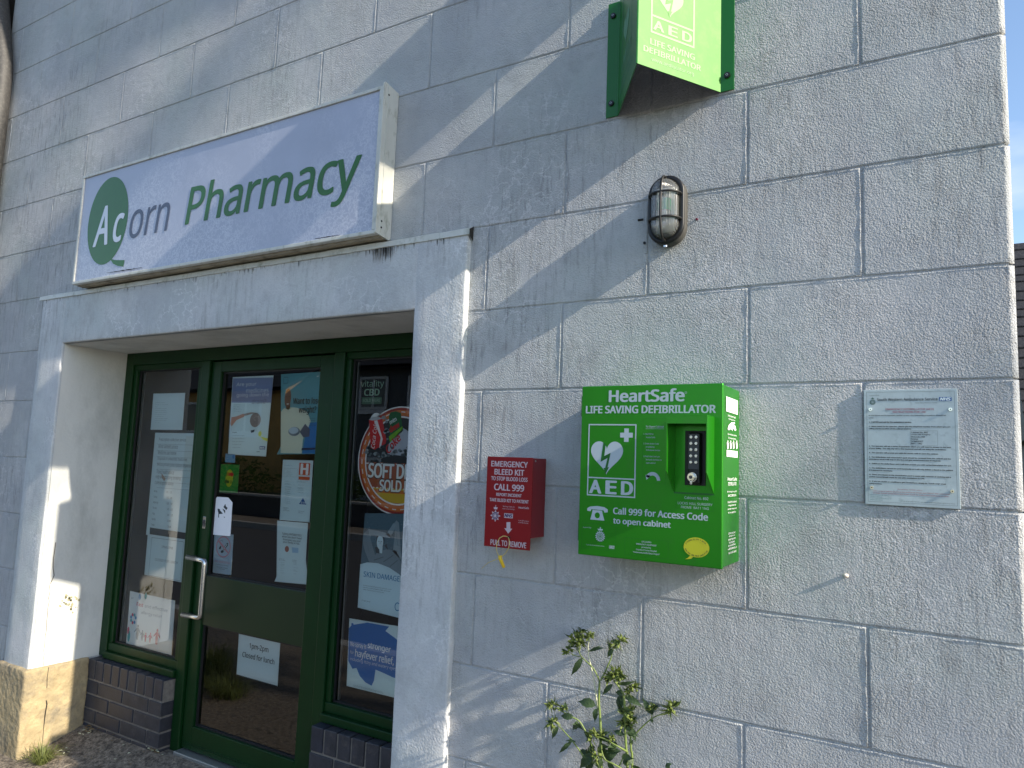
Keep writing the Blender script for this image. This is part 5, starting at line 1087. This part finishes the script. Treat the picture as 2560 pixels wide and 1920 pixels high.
def f_H(g_, px):
    OR_ = C('orange_H', (190, 80, 45)); g_.rect(px(1078, 1428), px(1205, 1302), OR_, 1)
    a, b = px(1102, 1420), px(1180, 1312); g_.text('H', a, b, C('poster_white', (225, 232, 238)), 2, bold=.05); g_.rect(px(1075, 1480), px(1198, 1452), OR_, 1)
    rows_(g_, px, 920, 1060, (1325,), .0034, NHSB, 1, (1,)); rows_(g_, px, 935, 1055, (1375, 1390, 1405, 1420, 1435), .0030, INKT, 1); rows_(g_, px, 925, 1045, (1500, 1520, 1560, 1585, 1605, 1630), .0030, INKT, 1)
    rows_(g_, px, 1070, 1200, (1505, 1540, 1570, 1595), .0030, INKG, 1); g_.outline(px(915, 1445), px(1065, 1362), .0006, INKT, 1)
    cv = lambda x, y: g_.f.px(F5(x, y)); rows_(g_, cv, 1200, 1330, (160, 195, 220, 250, 270, 300, 325, 350, 378, 402), .0028, INKT, 1); rows_(g_, cv, 1370, 1520, (215, 265), .0028, INKT, 1)
    g_.poly([cv(1388, 415), cv(1482, 425), cv(1440, 335)], NHSB, 1); g_.text('111', cv(1410, 415), cv(1468, 388), C('poster_white', (225, 232, 238)), 2, bold=.03)
    rows_(g_, cv, 1180, 1310, (465, 482, 500), .0042, INK, 1, (1, .8, .9)); rows_(g_, cv, 1375, 1480, (510, 530), .0036, INK, 1)
f_ = wallface(YIN); tl_, tr_2, br_, bl_2 = f_.px(F2(905, 1262)), f_.px(F2(1237, 1272)), f_.px(F5(1522, 652)), f_.px(F5(1135, 622)); g_ = G(f_, 0, .00035)
g_.poly([bl_2, br_, tr_2, tl_], PAPER, 0); g_.m.face([f_.pt(x, y, -.0005) for x, y in (tl_, tr_2, br_, bl_2)], WHITE); f_H(g_, lambda x, y: f_.px(F2(x, y)))
o = g_.build('health_services_sheet'); setorigin(o, (bl_2[0]+.08, YIN, bl_2[1])); tag(o, 'white sheet with orange H square and blue 111 triangle on the door glass', 'notice', 'papers and stickers on the shop glass')
def f_antib(g_, px):
    for st, x0, x1, y in (('Taking ANTIBIOTICS', 1168, 1420, 808), ("when you don't need", 1168, 1420, 845), ('them puts you and', 1178, 1406, 883), ('your family at risk.', 1178, 1398, 915)):
        a, b = px(x0, y), px(x1, y); g_.text(st, (a[0], a[1]-.003), (b[0], a[1]+.0095), INK, 1, bold=.005)
    g_.ell(px(1230, 998), .014, .014, C('pill_brown', (150, 90, 75)), 1, 20); g_.poly([px(1300, 1045), px(1378, 1050), px(1380, 985), px(1292, 975)], C('beaker', (150, 175, 195)), 1)
    rows_(g_, px, 1130, 1240, (1125, 1142), .0042, INK, 1, (.8, 1)); rows_(g_, px, 1300, 1405, (1145, 1165), .0042, INK, 1, (.8, 1)); rows_(g_, px, 1148, 1225, (1170, 1195, 1210, 1230, 1250, 1275, 1305), .0026, INKT, 1); rows_(g_, px, 1315, 1400, (1185, 1200, 1240, 1270, 1285, 1320), .0026, INKT, 1)
    g_.outline(px(1108, 1415), px(1500, 655), .0014, INKT, 2) if False else None
paper('antibiotics_notice', 'curling white antibiotics notice lowest on the right of the door glass', 'notice', [(1068, 1420), (1510, 1460), (1475, 1140), (1503, 662), (1103, 628), (1095, 1355)], F5, PAPER, f_antib)
def f_dog(g_, px):
    g_.pp([(333, 490), (332, 475), (362, 480), (362, 495), (402, 540), (352, 545), (350, 590), (340, 588), (343, 530)], F5, INK, 1)
    g_.pp([(395, 475), (412, 482), (432, 500), (428, 540)], F5, INK, 1); g_.pp([(408, 455), (432, 412), (440, 445), (463, 465), (445, 495)], F5, INK, 1); g_.pp([(413, 575), (426, 585), (426, 596), (415, 588)], F5, INK, 1)
paper('dog_sign', 'bright white tag with a broken black dog shape stuck outside the door glass', 'sign', [(257, 810), (497, 832), (524, 395), (470, 330), (325, 322), (305, 352), (283, 350)], F5, WHITE2, f_dog, Y=0.3765)
def f_smoke(g_, px):
    RP = C('ban_pink', (195, 130, 140)); q = px(408, 970); rx = px(503, 970)[0]-q[0]
    g_.ring(q, rx, rx*.92+.002, .006, RP, 2, 40); g_.pp([(340, 900), (356, 885), (475, 1040), (462, 1052)], F5, RP, 3)
    g_.pp([(350, 985), (372, 955), (382, 965), (372, 1000), (352, 1000)], F5, INK, 2); g_.pp([(400, 1000), (455, 918), (470, 925), (465, 955), (415, 1015)], F5, INK, 2); g_.pp([(405, 1002), (455, 930), (462, 938), (415, 1005)], F5, PAPER, 3)
    g_.pp([(380, 1050), (372, 1030), (390, 1010), (415, 1020), (405, 1045)], F5, INK, 2); g_.ring(px(385, 905), .010, .009, .0014, INK, 2, 16, a0=0, a1=170)
    a, b = px(300, 1160), px(492, 1180); g_.text('NO SMOKING', (a[0], a[1]-.002), (b[0], a[1]+.0085), RP, 2)
    for st, x0, x1, y in (('It is against the law', 318, 470, 1200), ('to smoke in these', 322, 462, 1232), ('premises', 350, 425, 1258)): a, b = px(x0, y), px(x1, y); g_.text(st, (a[0], a[1]-.001), (b[0], a[1]+.0048), INK, 2)
    g_.outline(px(280, 1305), px(515, 850), .0012, WHITE2, 1)
paper('no_smoking_sticker', 'grey no smoking sticker with pink ban ring below the dog tag', 'sticker', [(268, 1300), (508, 1335), (540, 812), (290, 790)], F5, C('sticker_grey', (165, 180, 192)), f_smoke, Y=YIN)
def f_lunch(g_, px):
    a, b = px(725, 470), px(912, 510); g_.text('1pm-2pm', (a[0], px(760, 490)[1]-.004), (b[0], px(735, 425)[1]), INK, 1, bold=.012); a, b = px(655, 560), px(970, 635); g_.text('Closed for lunch', (a[0], a[1]+.0005), (b[0], px(660, 507)[1]), INK, 1, bold=.012)
    g_.pp([(597, 742), (1002, 858), (1002, 848), (597, 733)], F6, INK, 1)
paper('lunch_notice', 'white sheet reading 1pm-2pm Closed for lunch on the lower door glass', 'notice', [(597, 742), (1002, 858), (1030, 410), (622, 315)], F6, WHITE, f_lunch)
# right hand window
def f_cbd(g_, px):
    GT = C('vinyl_sage', (125, 150, 130))
    a, b = px(205, 480), px(397, 500); g_.text('vitality', (a[0], px(210, 505)[1]), (b[0], px(250, 435)[1]), GT, 1, bold=.0); a, b = px(235, 562), px(358, 565); g_.text('CBD', (a[0], a[1]), (b[0], px(240, 507)[1]), GT, 1, bold=.03)
    g_.rect(px(212, 632), px(380, 572), C('vinyl_dark_sage', (55, 85, 65)), 1); a, b = px(222, 614), px(366, 614); g_.text('SOLD HERE', (a[0], a[1]), (b[0], px(222, 588)[1]), GT, 2)
g_ = G(FI, 0, .00035); f_cbd(g_, lambda x, y: FI.px(F3(x, y))); o = g_.build('vinyl_lettering'); q = FI.px(F3(300, 632)); setorigin(o, (q[0], YIN, q[1])); tag(o, 'sage green vitality CBD SOLD HERE vinyl lettering at the top of right window', 'sticker', 'papers and stickers on the shop glass')
def f_soft():
    g_ = G(FI, 0, .00035); px = lambda x, y: FI.px(F3(x, y))
    RD = C('decal_red', (150, 45, 30)); OR_ = C('decal_orange', (190, 105, 45)); WT = C('decal_white', (225, 225, 230)); BR = C('decal_brown', (150, 75, 50)); YL = C('decal_yellow', (190, 160, 50))
    L_, B_ = px(182, 1110), px(480, 1553); T_ = px(545, 650); rz = (T_[1]-B_[1])/2; cz = (T_[1]+B_[1])/2; cx = L_[0]+rz; c = (cx, cz)
    g_.ell(c, rz, rz, WT, 0, 72); g_.m.face([FI.pt(cx+rz*math.cos(-2*math.pi*i/72), cz+rz*math.sin(-2*math.pi*i/72), -.0004) for i in range(72)], WHITE)
    g_.ell(px(330, 800), .040, .052, WT, 0, 24); g_.ell(c, rz*.975, rz*.975, RD, 1, 72); g_.ring(c, rz*.93, rz*.93, rz*.10, OR_, 2, 96); g_.ring(c, rz*.905, rz*.905, rz*.018, WT, 3, 120, dash=2); g_.ring(c, rz*.82, rz*.82, rz*.03, WT, 3, 72)
    k = lambda a, b: (cx+a*rz, cz+b*rz)
    def seg(y0, y1, mm, l, s_=.79):
        pts = []
        for i in range(13): y = y0+(y1-y0)*i/12; pts.append((math.sqrt(max(0, s_*s_-y*y)), y))
        g_.poly([k(-x, y) for x, y in pts[::-1]]+[k(x, y) for x, y in pts], mm, l)
    seg(-.05, .78, C('decal_dark', (30, 32, 34)), 2); seg(-.52, -.05, BR, 2); seg(-.78, -.52, YL, 2); seg(-.61, -.55, OR_, 3)
    for yy in (-.075, -.52):
        wdt = math.sqrt(.79**2-yy*yy)
        for i in range(26):
            if i % 2 == 0: g_.rect(k(-wdt+2*wdt*i/26, yy-.010), k(-wdt+2*wdt*(i+1)/26, yy+.010), WT, 4)
    zt = px(300, 1110); a = px(272, 1240)
    def dbl(st, p0, p1): g_.text(st, (p0[0]-.003, p0[1]-.003), (p1[0]+.003, p1[1]+.003), INK, 4, bold=.05, space=.95); g_.text(st, p0, p1, WT, 5, bold=.035, space=.95)
    x0 = px(272, 1200)[0]; xe = px(605, 1160)[0]; u = (xe-x0)/7.0
    zt1, zb1 = px(300, 1122)[1], px(300, 1238)[1]; dbl('SOFT DRINKS', (x0, zb1), (x0+(xe-x0)*1.66, zt1))
    x0b = px(365, 1300)[0]; xeb = px(608, 1290)[0]; dbl('SOLD HERE', (x0b, px(370, 1350)[1]), (x0b+(xeb-x0b)*1.55, px(370, 1258)[1]))
    def can(pts, body, l): g_.pp(pts, F3, body, l)
    can([(275, 760), (300, 745), (350, 742), (385, 752), (420, 930), (412, 960), (320, 1010), (290, 995)], C('can_red', (185, 25, 25)), 4)
    can([(275, 760), (300, 740), (350, 735), (385, 752), (350, 762), (300, 768)], C('can_silver', (170, 172, 175)), 5); can([(318, 770), (345, 765), (390, 920), (372, 1000), (360, 990), (372, 910)], WT, 5)
    a, b = px(305, 960), px(340, 800)
    g_.line('Coca Cola', px(322, 1000)[0], px(322, 1000)[1], .026, WT, 6, rot=R_(86), shear=.3, bold=.01, maxw=.145)
    can([(440, 730), (455, 700), (500, 690), (540, 705), (552, 830), (500, 880), (450, 900)], C('can_green', (20, 90, 45)), 4); can([(440, 900), (552, 815), (560, 850), (450, 950)], C('can_lime', (110, 165, 30)), 5)
    g_.line('mtn', px(455, 800)[0], px(455, 800)[1], .022, WT, 6, rot=R_(28), bold=.03); g_.line('dew', px(455, 868)[0], px(455, 868)[1], .030, C('can_red', (185, 25, 25)), 6, rot=R_(28), bold=.05)
    can([(430, 1050), (440, 960), (560, 830), (640, 880), (650, 960), (560, 1060)], C('can_silver2', (165, 168, 178)), 5)
    g_.line('Coke', px(440, 1045)[0], px(440, 1045)[1], .042, C('can_red', (185, 25, 25)), 6, rot=R_(45), bold=.03, shear=.2)
    for _ in range(46):
        x, y = random.uniform(255, 640), random.uniform(985, 1070); s_ = random.uniform(9, 24)
        if random.random() < .25: x, y = random.uniform(395, 435), random.uniform(740, 960)
        v_ = random.randint(70, 170); g_.pp([(x-s_, y), (x-s_*.3, y+s_*.8), (x+s_*.9, y+s_*.3), (x+s_*.5, y-s_*.8), (x-s_*.4, y-s_*.7)], F3, C('ice_%d' % (v_//20), (v_//20*20, v_//20*20+8, v_//20*20+12)), 7)
    o = g_.build('soft_drinks_decal'); setorigin(o, (cx, YIN, B_[1])); tag(o, 'big round orange and red soft drinks decal with drink cans in the right window', 'sticker', 'papers and stickers on the shop glass')
f_soft()
def f_skin(g_, px):
    BG = C('poster_grass', (80, 104, 118)); GY = C('photo_grey', (140, 155, 165)); LG = C('photo_pale', (195, 208, 214)); DK = C('photo_dark', (40, 50, 58)); TX = C('cancer_text', (60, 120, 160))
    g_.pp([(357, 378), (640, 470), (700, 470), (735, 60), (383, 58)], F7, BG, 1)
    for _ in range(160):
        x, y = random.uniform(375, 690), random.uniform(65, 330); s_ = random.uniform(2, 5); g_.pp([(x, y), (x+s_, y+2), (x+s_*.7, y+s_*1.6)], F7, (GY, DK, C('photo_mid', (85, 102, 112)))[random.randrange(3)], 2)
    MD = C('photo_sleeve', (118, 132, 142)); HR = C('photo_hair', (58, 66, 74))
    g_.pp([(415, 375), (385, 300), (370, 240), (376, 185), (410, 155), (432, 168), (418, 215), (450, 330), (470, 375)], F7, MD, 3)
    g_.pp([(430, 345), (465, 300), (520, 285), (575, 290), (600, 330), (635, 455), (560, 420), (500, 385), (455, 378)], F7, MD, 4)
    g_.pp([(560, 300), (572, 190), (566, 125), (582, 102), (598, 118), (606, 230), (612, 350), (590, 330)], F7, C('photo_sleeve2', (135, 148, 157)), 4)
    g_.ell(px(481, 226), .0235, .036, HR, 5, 28); g_.pp([(448, 270), (452, 305), (475, 312), (470, 270)], F7, HR, 5); g_.pp([(505, 262), (530, 290), (520, 250)], F7, HR, 5)
    g_.ell(px(480, 240), .0185, .030, LG, 6, 28); g_.pp([(472, 262), (496, 268), (492, 310), (478, 308)], F7, LG, 5)
    g_.pp([(470, 252), (490, 254), (486, 263), (476, 262)], F7, WHITE2, 7); g_.rect(px(470, 236), px(476, 233), DK, 7); g_.rect(px(485, 238), px(491, 235), DK, 7); g_.pp([(480, 238), (484, 248), (478, 248)], F7, GY, 7)
    g_.pp([(408, 158), (470, 168), (535, 186), (548, 200), (540, 214), (500, 206), (450, 196), (412, 192)], F7, GY, 8); g_.pp([(520, 190), (545, 150), (566, 118), (580, 135), (562, 180), (545, 208)], F7, GY, 8)
    for (x, y, x2, y2) in ((440, 350, 500, 330), (500, 360, 560, 320), (540, 390, 590, 350), (390, 220, 410, 300), (580, 180, 590, 260)): g_.pp([(x, y), (x2, y2), (x2+3, y2+5), (x+2, y+6)], F7, C('photo_fold', (95, 108, 118)), 6)
    g_.pp([(357, 378), (400, 366), (470, 372), (540, 400), (600, 440), (640, 482), (700, 500), (700, 740), (340, 650)], F7, C('poster_pale', (190, 205, 212)), 9)
    a, b = px(378, 455), px(612, 495); g_.text('SKIN DAMAGE.', (a[0], a[1]), (b[0], px(378, 422)[1]), TX, 10, bold=.01)
    for i, y in enumerate((512, 525, 538)): a = px(375, y); g_.fake(a[0], a[1], .30*(1 if i < 2 else .7), .0045, INKT, 10)
    a = px(365, 608); g_.line("LET'S BEAT CANCER", a[0], a[1], .0055, INKT, 10); q = px(590, 645); g_.ring(q, .015, .018, .004, TX, 10, 24, a0=50, a1=310)
paper('skin_damage_poster', 'skin damage poster with a grey photo of a reclining person in the right window', 'poster', [(340, 650), (700, 715), (740, 60), (383, 58), (357, 378)], F7, C('poster_pale', (190, 205, 212)), f_skin)
def f_hay(g_, px):
    BL_ = C('hay_blue', (45, 105, 165)); WT = C('hay_white', (215, 225, 230))
    g_.pp([(283, 780), (300, 760), (400, 745), (535, 770), (512, 798), (570, 840), (640, 900), (640, 1110), (560, 1090), (500, 1062), (450, 1040), (440, 1110), (425, 1142), (385, 1120), (350, 1080), (330, 1030), (305, 1035), (278, 985)], F7, BL_, 1)
    for k in range(3): g_.ell(px(305, 755+k*18), .007, .005, BL_, 2, 14)
    a, b = px(293, 890), px(392, 898); g_.text('No spray is', (a[0], a[1]-.005), (b[0], px(293, 862)[1]), WT, 3); a, b = px(402, 900), px(545, 922); g_.text('stronger', (a[0], a[1]-.010), (b[0], px(402, 870)[1]), WT, 3, bold=.03)
    a, b = px(290, 938), px(314, 940); g_.text('for', (a[0], a[1]), (b[0], px(290, 918)[1]), WT, 3); a, b = px(322, 955), px(565, 990); g_.text('hayfever relief,', (a[0], a[1]-.010), (b[0], px(322, 910)[1]), WT, 3, bold=.025)
    a, b = px(290, 980), px(580, 1030); g_.text('including itchy and watery eyes', (a[0], a[1]-.004), (b[0], px(290, 960)[1]), WT, 3); a = px(310, 1138); g_.fake(a[0], a[1], .33, .0030, INKT, 2); a = px(312, 1145); g_.fake(a[0], a[1], .33, .0030, INKT, 2)
paper('hayfever_poster', 'hayfever relief poster with big blue splash at the foot of the right window', 'poster', [(267, 1143), (640, 1235), (680, 782), (285, 718)], F7, C('hay_paper', (205, 218, 222)), f_hay)

# ------------------------------------------------------------------ weed by the wall
FP = wallface(-0.055)
weed = thing('weed_plant', 'tall branching green weed with spiky bud clusters growing against the wall', 'plant', (-0.28, -0.14, 0))
def p7(x, y, dy=0.0): Y = -0.055+dy; a = wallface(Y).px(Z7(x, y)); return Vector((a[0], Y, a[1]))
def smooth(pts, n=5):
    out = []
    for i in range(len(pts)-1):
        p0 = pts[max(i-1, 0)]; p1 = pts[i]; p2 = pts[i+1]; p3 = pts[min(i+2, len(pts)-1)]
        for k in range(n): t_ = k/n; out.append(0.5*((2*p1)+(p2-p0)*t_+(2*p0-5*p1+4*p2-p3)*t_*t_+(3*p1-p0-3*p2+p3)*t_**3))
    out.append(pts[-1]); return out
def stem(px_list, r0_, r1_, mm=STEM, toground=False):
    pts = [p7(*q) for q in px_list]
    if toground: e = pts[0]; pts = [Vector((-0.28+(e.x+0.28)*0.25, -0.07, 0.0)), Vector((e.x*.6-.28*.4, -.06, e.z*.55))]+pts
    pts = smooth(pts); n_ = len(pts); m = MB(); m.tube(pts, [r0_+(r1_-r0_)*i/(n_-1) for i in range(n_)], mm, 8)
    return m.build('stem', weed)
stem([(735, 1660, 0), (722, 1450, 0), (728, 1280, 0), (715, 1050, .005), (705, 900, .005), (713, 690, .0)], .0052, .0032, toground=True)
stem([(713, 690), (690, 630, -.005), (640, 540, -.01), (560, 460, -.015), (500, 395, -.02), (470, 300, -.02)], .0026, .0013)
stem([(500, 415, -.018), (430, 395, -.02), (370, 360, -.02)], .0014, .001); stem([(485, 350, -.02), (500, 220, -.01), (510, 160, -.01)], .0014, .001)
stem([(722, 680), (770, 590, .01), (840, 430, .015), (870, 300, .015), (935, 240, .02)], .0026, .0013)
stem([(692, 1010, .01), (665, 780, .012), (640, 620, .012), (585, 370, .01), (598, 200, .01)], .0026, .0016, STEMP); stem([(590, 355, .01), (650, 315, .01), (720, 290, .01)], .0016, .001)
stem([(1025, 1660, .02), (1010, 1440, .02), (998, 1200, .02), (985, 870, .02), (960, 800, .02), (905, 715, .015), (870, 680, .01)], .005, .0022, toground=True)
stem([(1078, 1660, .03), (1065, 1450, .03), (1058, 1250, .03), (1040, 1060, .03)], .0045, .0022, toground=True)
stem([(1115, 1275, .03), (1200, 1190, .03), (1290, 1110, .03), (1390, 1060, .03), (1490, 1020, .03)], .0022, .0012)
stem([(1290, 1110, .03), (1300, 1050, .03), (1290, 960, .03)], .0016, .001); stem([(990, 860, .02), (1040, 810, .02), (1090, 760, .02)], .0016, .001)
stem([(655, 1475, -.01), (600, 1350, -.02), (540, 1220, -.02), (480, 1130, -.025), (410, 1090, -.03), (320, 1040, -.03), (220, 985, -.03)], .0032, .0013)
stem([(560, 1590, -.02), (500, 1480, -.02), (430, 1385, -.025), (370, 1310, -.03), (270, 1200, -.03), (200, 1140, -.03)], .0026, .0012); stem([(655, 1475, -.01), (600, 1640, -.01), (560, 1590, -.02)], .002, .002)
stem([(1025, 1480, .02), (960, 1440, -.01), (870, 1390, -.02), (760, 1330, -.02), (650, 1300, -.02)], .0030, .0016)
stem([(960, 1665, -.02), (860, 1610, -.03), (780, 1570, -.03), (740, 1480, -.03), (735, 1400, -.03)], .0026, .0016); stem([(930, 1640, 0), (960, 1580, 0), (990, 1500, .01)], .0024, .002)
stem([(370, 1310, -.03), (410, 1355, -.03), (330, 1390, -.03), (300, 1440, -.03)], .0016, .0009)
def leaf(m, base, tip, wid, mm, cup=0.25, nrm=None):
    base, tip = Vector(base), Vector(tip); d = tip-base; Ln = d.length; d.normalize(); n_ = (nrm or Vector((random.uniform(-.5, .8), -1, random.uniform(-.2, .8)))).normalized(); s_ = d.cross(n_).normalized(); n_ = s_.cross(d)
    K_ = 8; L_, M_, R2 = [], [], []
    for i in range(K_+1):
        t_ = i/K_; wv2 = wid*(math.sin(math.pi*min(1, t_*1.05)**0.75))*(1 if i % 2 else .86) if 0 < i < K_ else 0.0004
        c_ = base+d*Ln*t_-n_*Ln*0.12*math.sin(math.pi*t_)*-1+Vector((0, 0, -Ln*.10*t_*t_))
        M_.append(m.bm.verts.new(c_)); L_.append(m.bm.verts.new(c_+s_*wv2+n_*wv2*cup)); R2.append(m.bm.verts.new(c_-s_*wv2+n_*wv2*cup))
    i_ = m.mi(mm)
    for i in range(K_):
        for a, b in ((L_, M_), (M_, R2)):
            f = m.bm.faces.new((a[i], b[i], b[i+1], a[i+1])); f.material_index = i_; f.smooth = True
def lf(x0, y0, x1, y1, wpx, dy=0.0, dy2=None):
    m = MB(); leaf(m, p7(x0, y0, dy), p7(x1, y1, dy if dy2 is None else dy2), wpx/4484*1.05, LEAFD); m.build('leaf', weed, recalc=False)
for a in ((520, 420, 395, 600, 42, -.02), (600, 350, 790, 290, 24, .01), (870, 320, 800, 410, 34, .015), (670, 960, 475, 890, 62, 0), (680, 990, 660, 1130, 40, 0), (420, 1090, 275, 1060, 45, -.03), (330, 1010, 325, 900, 26, -.03), (250, 1190, 180, 1320, 34, -.03), (400, 1360, 255, 1475, 28, -.03), (450, 1370, 330, 1340, 18, -.03),
          (905, 715, 1130, 655, 28, .01), (860, 720, 745, 825, 34, .01), (1000, 850, 1205, 960, 46, .02), (980, 820, 890, 800, 38, .02), (1290, 1050, 1195, 850, 42, .03), (1290, 1060, 1335, 960, 26, .03), (1290, 1110, 1310, 1150, 22, .03), (930, 850, 950, 1010, 48, .03), (990, 840, 925, 1000, 52, .03),
          (990, 1290, 865, 1225, 36, .02), (1060, 1250, 1150, 1300, 34, .03), (1050, 1200, 1120, 1350, 46, .03), (620, 1300, 535, 1240, 34, -.02), (735, 1290, 835, 1240, 26, 0), (700, 1300, 880, 1350, 34, 0), (620, 1400, 595, 1520, 38, -.01), (650, 1500, 490, 1640, 66, -.02), (640, 1560, 560, 1680, 60, -.01), (740, 1520, 830, 1440, 50, .01), (800, 1480, 960, 1450, 60, .01), (780, 1560, 900, 1500, 52, 0), (700, 1540, 700, 1660, 60, -.02), (800, 1600, 900, 1665, 40, 0), (560, 1600, 530, 1520, 30, -.02), (1080, 1640, 1190, 1650, 36, .02), (1050, 1400, 1090, 1330, 24, .03), (1450, 1650, 1535, 1600, 26, -.06), (1470, 1680, 1500, 1620, 22, -.06)):
    lf(*a)
for k in range(26):
    x, y = random.choice(((700, 1100), (720, 1400), (1000, 1000), (1010, 1300), (1065, 1420), (1070, 1550), (560, 1500), (480, 1180), (900, 1420), (760, 1600), (985, 1560), (640, 1400), (1060, 1250)))
    a = random.uniform(0, 6.28); L_ = random.uniform(60, 130); lf(x, y, x+L_*math.cos(a), y+L_*.7*math.sin(a), random.uniform(22, 46), random.uniform(-.03, .03), random.uniform(-.04, .03))
# lower foliage out of the frame
for k in range(16):
    z = 0.15+k*.035; an = k*2.4; m = MB(); b_ = Vector((-.28+.02*math.cos(an), -.06, z)); leaf(m, b_, b_+Vector((.13*math.cos(an), -.07*abs(math.sin(an))-.01, .04)), .03, LEAFD, nrm=Vector((0, -.4, 1))); m.build('leaf', weed, recalc=False)
def cluster(x, y, r, dy, n=26):
    c_ = p7(x, y, dy); k = r/4484*2.25; m = MB()
    for _ in range(n):
        d = Vector((random.gauss(0, 1), random.gauss(-.3, 1), random.gauss(.35, 1))).normalized(); b_ = c_+d*k*random.uniform(0, .25)
        leaf(m, b_, c_+d*k*random.uniform(.7, 1.25), k*.14, random.choice((BUD, BUD, LEAFD)), cup=.5, nrm=d.orthogonal())
    for _ in range(7):
        d = Vector((random.gauss(0, 1), random.gauss(-.2, 1), random.gauss(.3, 1))).normalized(); t_ = bmesh.new(); bmesh.ops.create_icosphere(t_, subdivisions=1, radius=k*.17)
        for f in t_.faces: f.smooth = True
        m.add(t_, BUD, Matrix.Translation(c_+d*k*.45))
    m.build('flower_bud', weed, recalc=False)
for a in ((500, 145, 50, -.01), (430, 190, 60, -.02), (460, 250, 66, -.02), (500, 280, 44, -.015), (360, 350, 52, -.02), (598, 190, 48, .01), (940, 230, 60, .02), (860, 270, 50, .015), (880, 610, 72, .01), (940, 630, 60, .01), (820, 660, 50, .01), (1095, 760, 50, .02), (1050, 790, 42, .02), (1040, 1040, 70, .03), (1000, 1120, 60, .03), (1060, 1130, 50, .03), (190, 950, 56, -.03), (190, 1140, 60, -.03), (310, 990, 42, -.03), (1530, 985, 70, .03), (1300, 990, 46, .03), (640, 1300, 56, -.02), (840, 1330, 44, -.01), (690, 1520, 58, -.03), (735, 1290, 44, 0), (600, 1270, 34, -.02), (1040, 1190, 44, .03)):
    cluster(*a)

# ------------------------------------------------------------------ grass tuft, litter
def groundpt(p, z=0.0):
    d = ray(p); t_ = (z-CAM.z)/d.z; return CAM+d*t_
gp_ = groundpt((105, 1908)); gt = thing('grass_tuft', 'small tuft of sunlit grass on the pavement by the stone plinth', 'grass tuft', (gp_.x, gp_.y, 0))
def tuft(parent, c, n, hgt, spread, name='blades'):
    m = MB()
    for _ in range(n):
        a = random.uniform(0, 6.28); r = random.uniform(0, spread*.35); b_ = Vector((c[0]+r*math.cos(a), c[1]+r*math.sin(a), c[2])); L_ = hgt*random.uniform(.5, 1.1); ln_ = random.uniform(.3, 1.5)*L_
        d = Vector((math.cos(a)*ln_, math.sin(a)*ln_, 0)); s_ = Vector((-math.sin(a), math.cos(a), 0))*.0022; p = [b_, b_+d*.4+Vector((0, 0, L_*.6)), b_+d*1.0+Vector((0, 0, L_*.55)) if ln_ > L_*.7 else b_+d+Vector((0, 0, L_))]
        m.face([p[0]-s_, p[0]+s_, p[1]+s_*.8, p[1]-s_*.8], GRASSM); m.face([p[1]-s_*.8, p[1]+s_*.8, p[2]], GRASSM)
    return m.build(name, parent, recalc=False)
tuft(gt, (gp_.x, gp_.y, 0), 150, .10, .10)
g2 = thing('grass_tuft', 'larger clump of weeds and grass on the pavement seen reflected in the lower door glass', 'grass tuft', (-4.15, -.75, 0)); tuft(g2, (-4.15, -.75, 0), 600, .20, .45)
g3 = thing('grass_tuft', 'spreading clump of grass nearer the doorway, reflected beside the lunch sheet', 'grass tuft', (-3.75, -.55, 0))
for c_ in ((-3.9, -.62, 0), (-3.7, -.52, 0), (-3.55, -.47, 0)): tuft(g3, c_, 260, .13, .30)
m = MB()
for (p_, n_, sp) in ((Z8(930, 985), 46, .05), (Z8(1800, 1160), 40, .05), (Z8(600, 1120), 14, .1), (Z8(1300, 1200), 26, .3)):
    c_ = groundpt(p_, .07)
    for _ in range(n_):
        x, y = c_.x+random.gauss(0, sp*.5), min(.275, c_.y+random.gauss(0, sp*.4)); s_ = random.uniform(.003, .012); a = random.uniform(0, 6.28); z = gz(x, y)+.004+random.uniform(0, .012)
        m.face([(x+s_*math.cos(a), y+s_*math.sin(a), z), (x-s_*.4*math.sin(a), y+s_*.4*math.cos(a), z+.004), (x-s_*math.cos(a), y-s_*math.sin(a), z+random.uniform(0, .006)), (x+s_*.4*math.sin(a), y-s_*.4*math.cos(a), z+.002)], random.choice((DEADL, DEADL, STEMP)))
o = m.build('leaf_litter', recalc=False); o['label'] = 'dead leaves and grit gathered along the foot of the brickwork'; o['category'] = 'leaf litter'; o['kind'] = 'stuff'
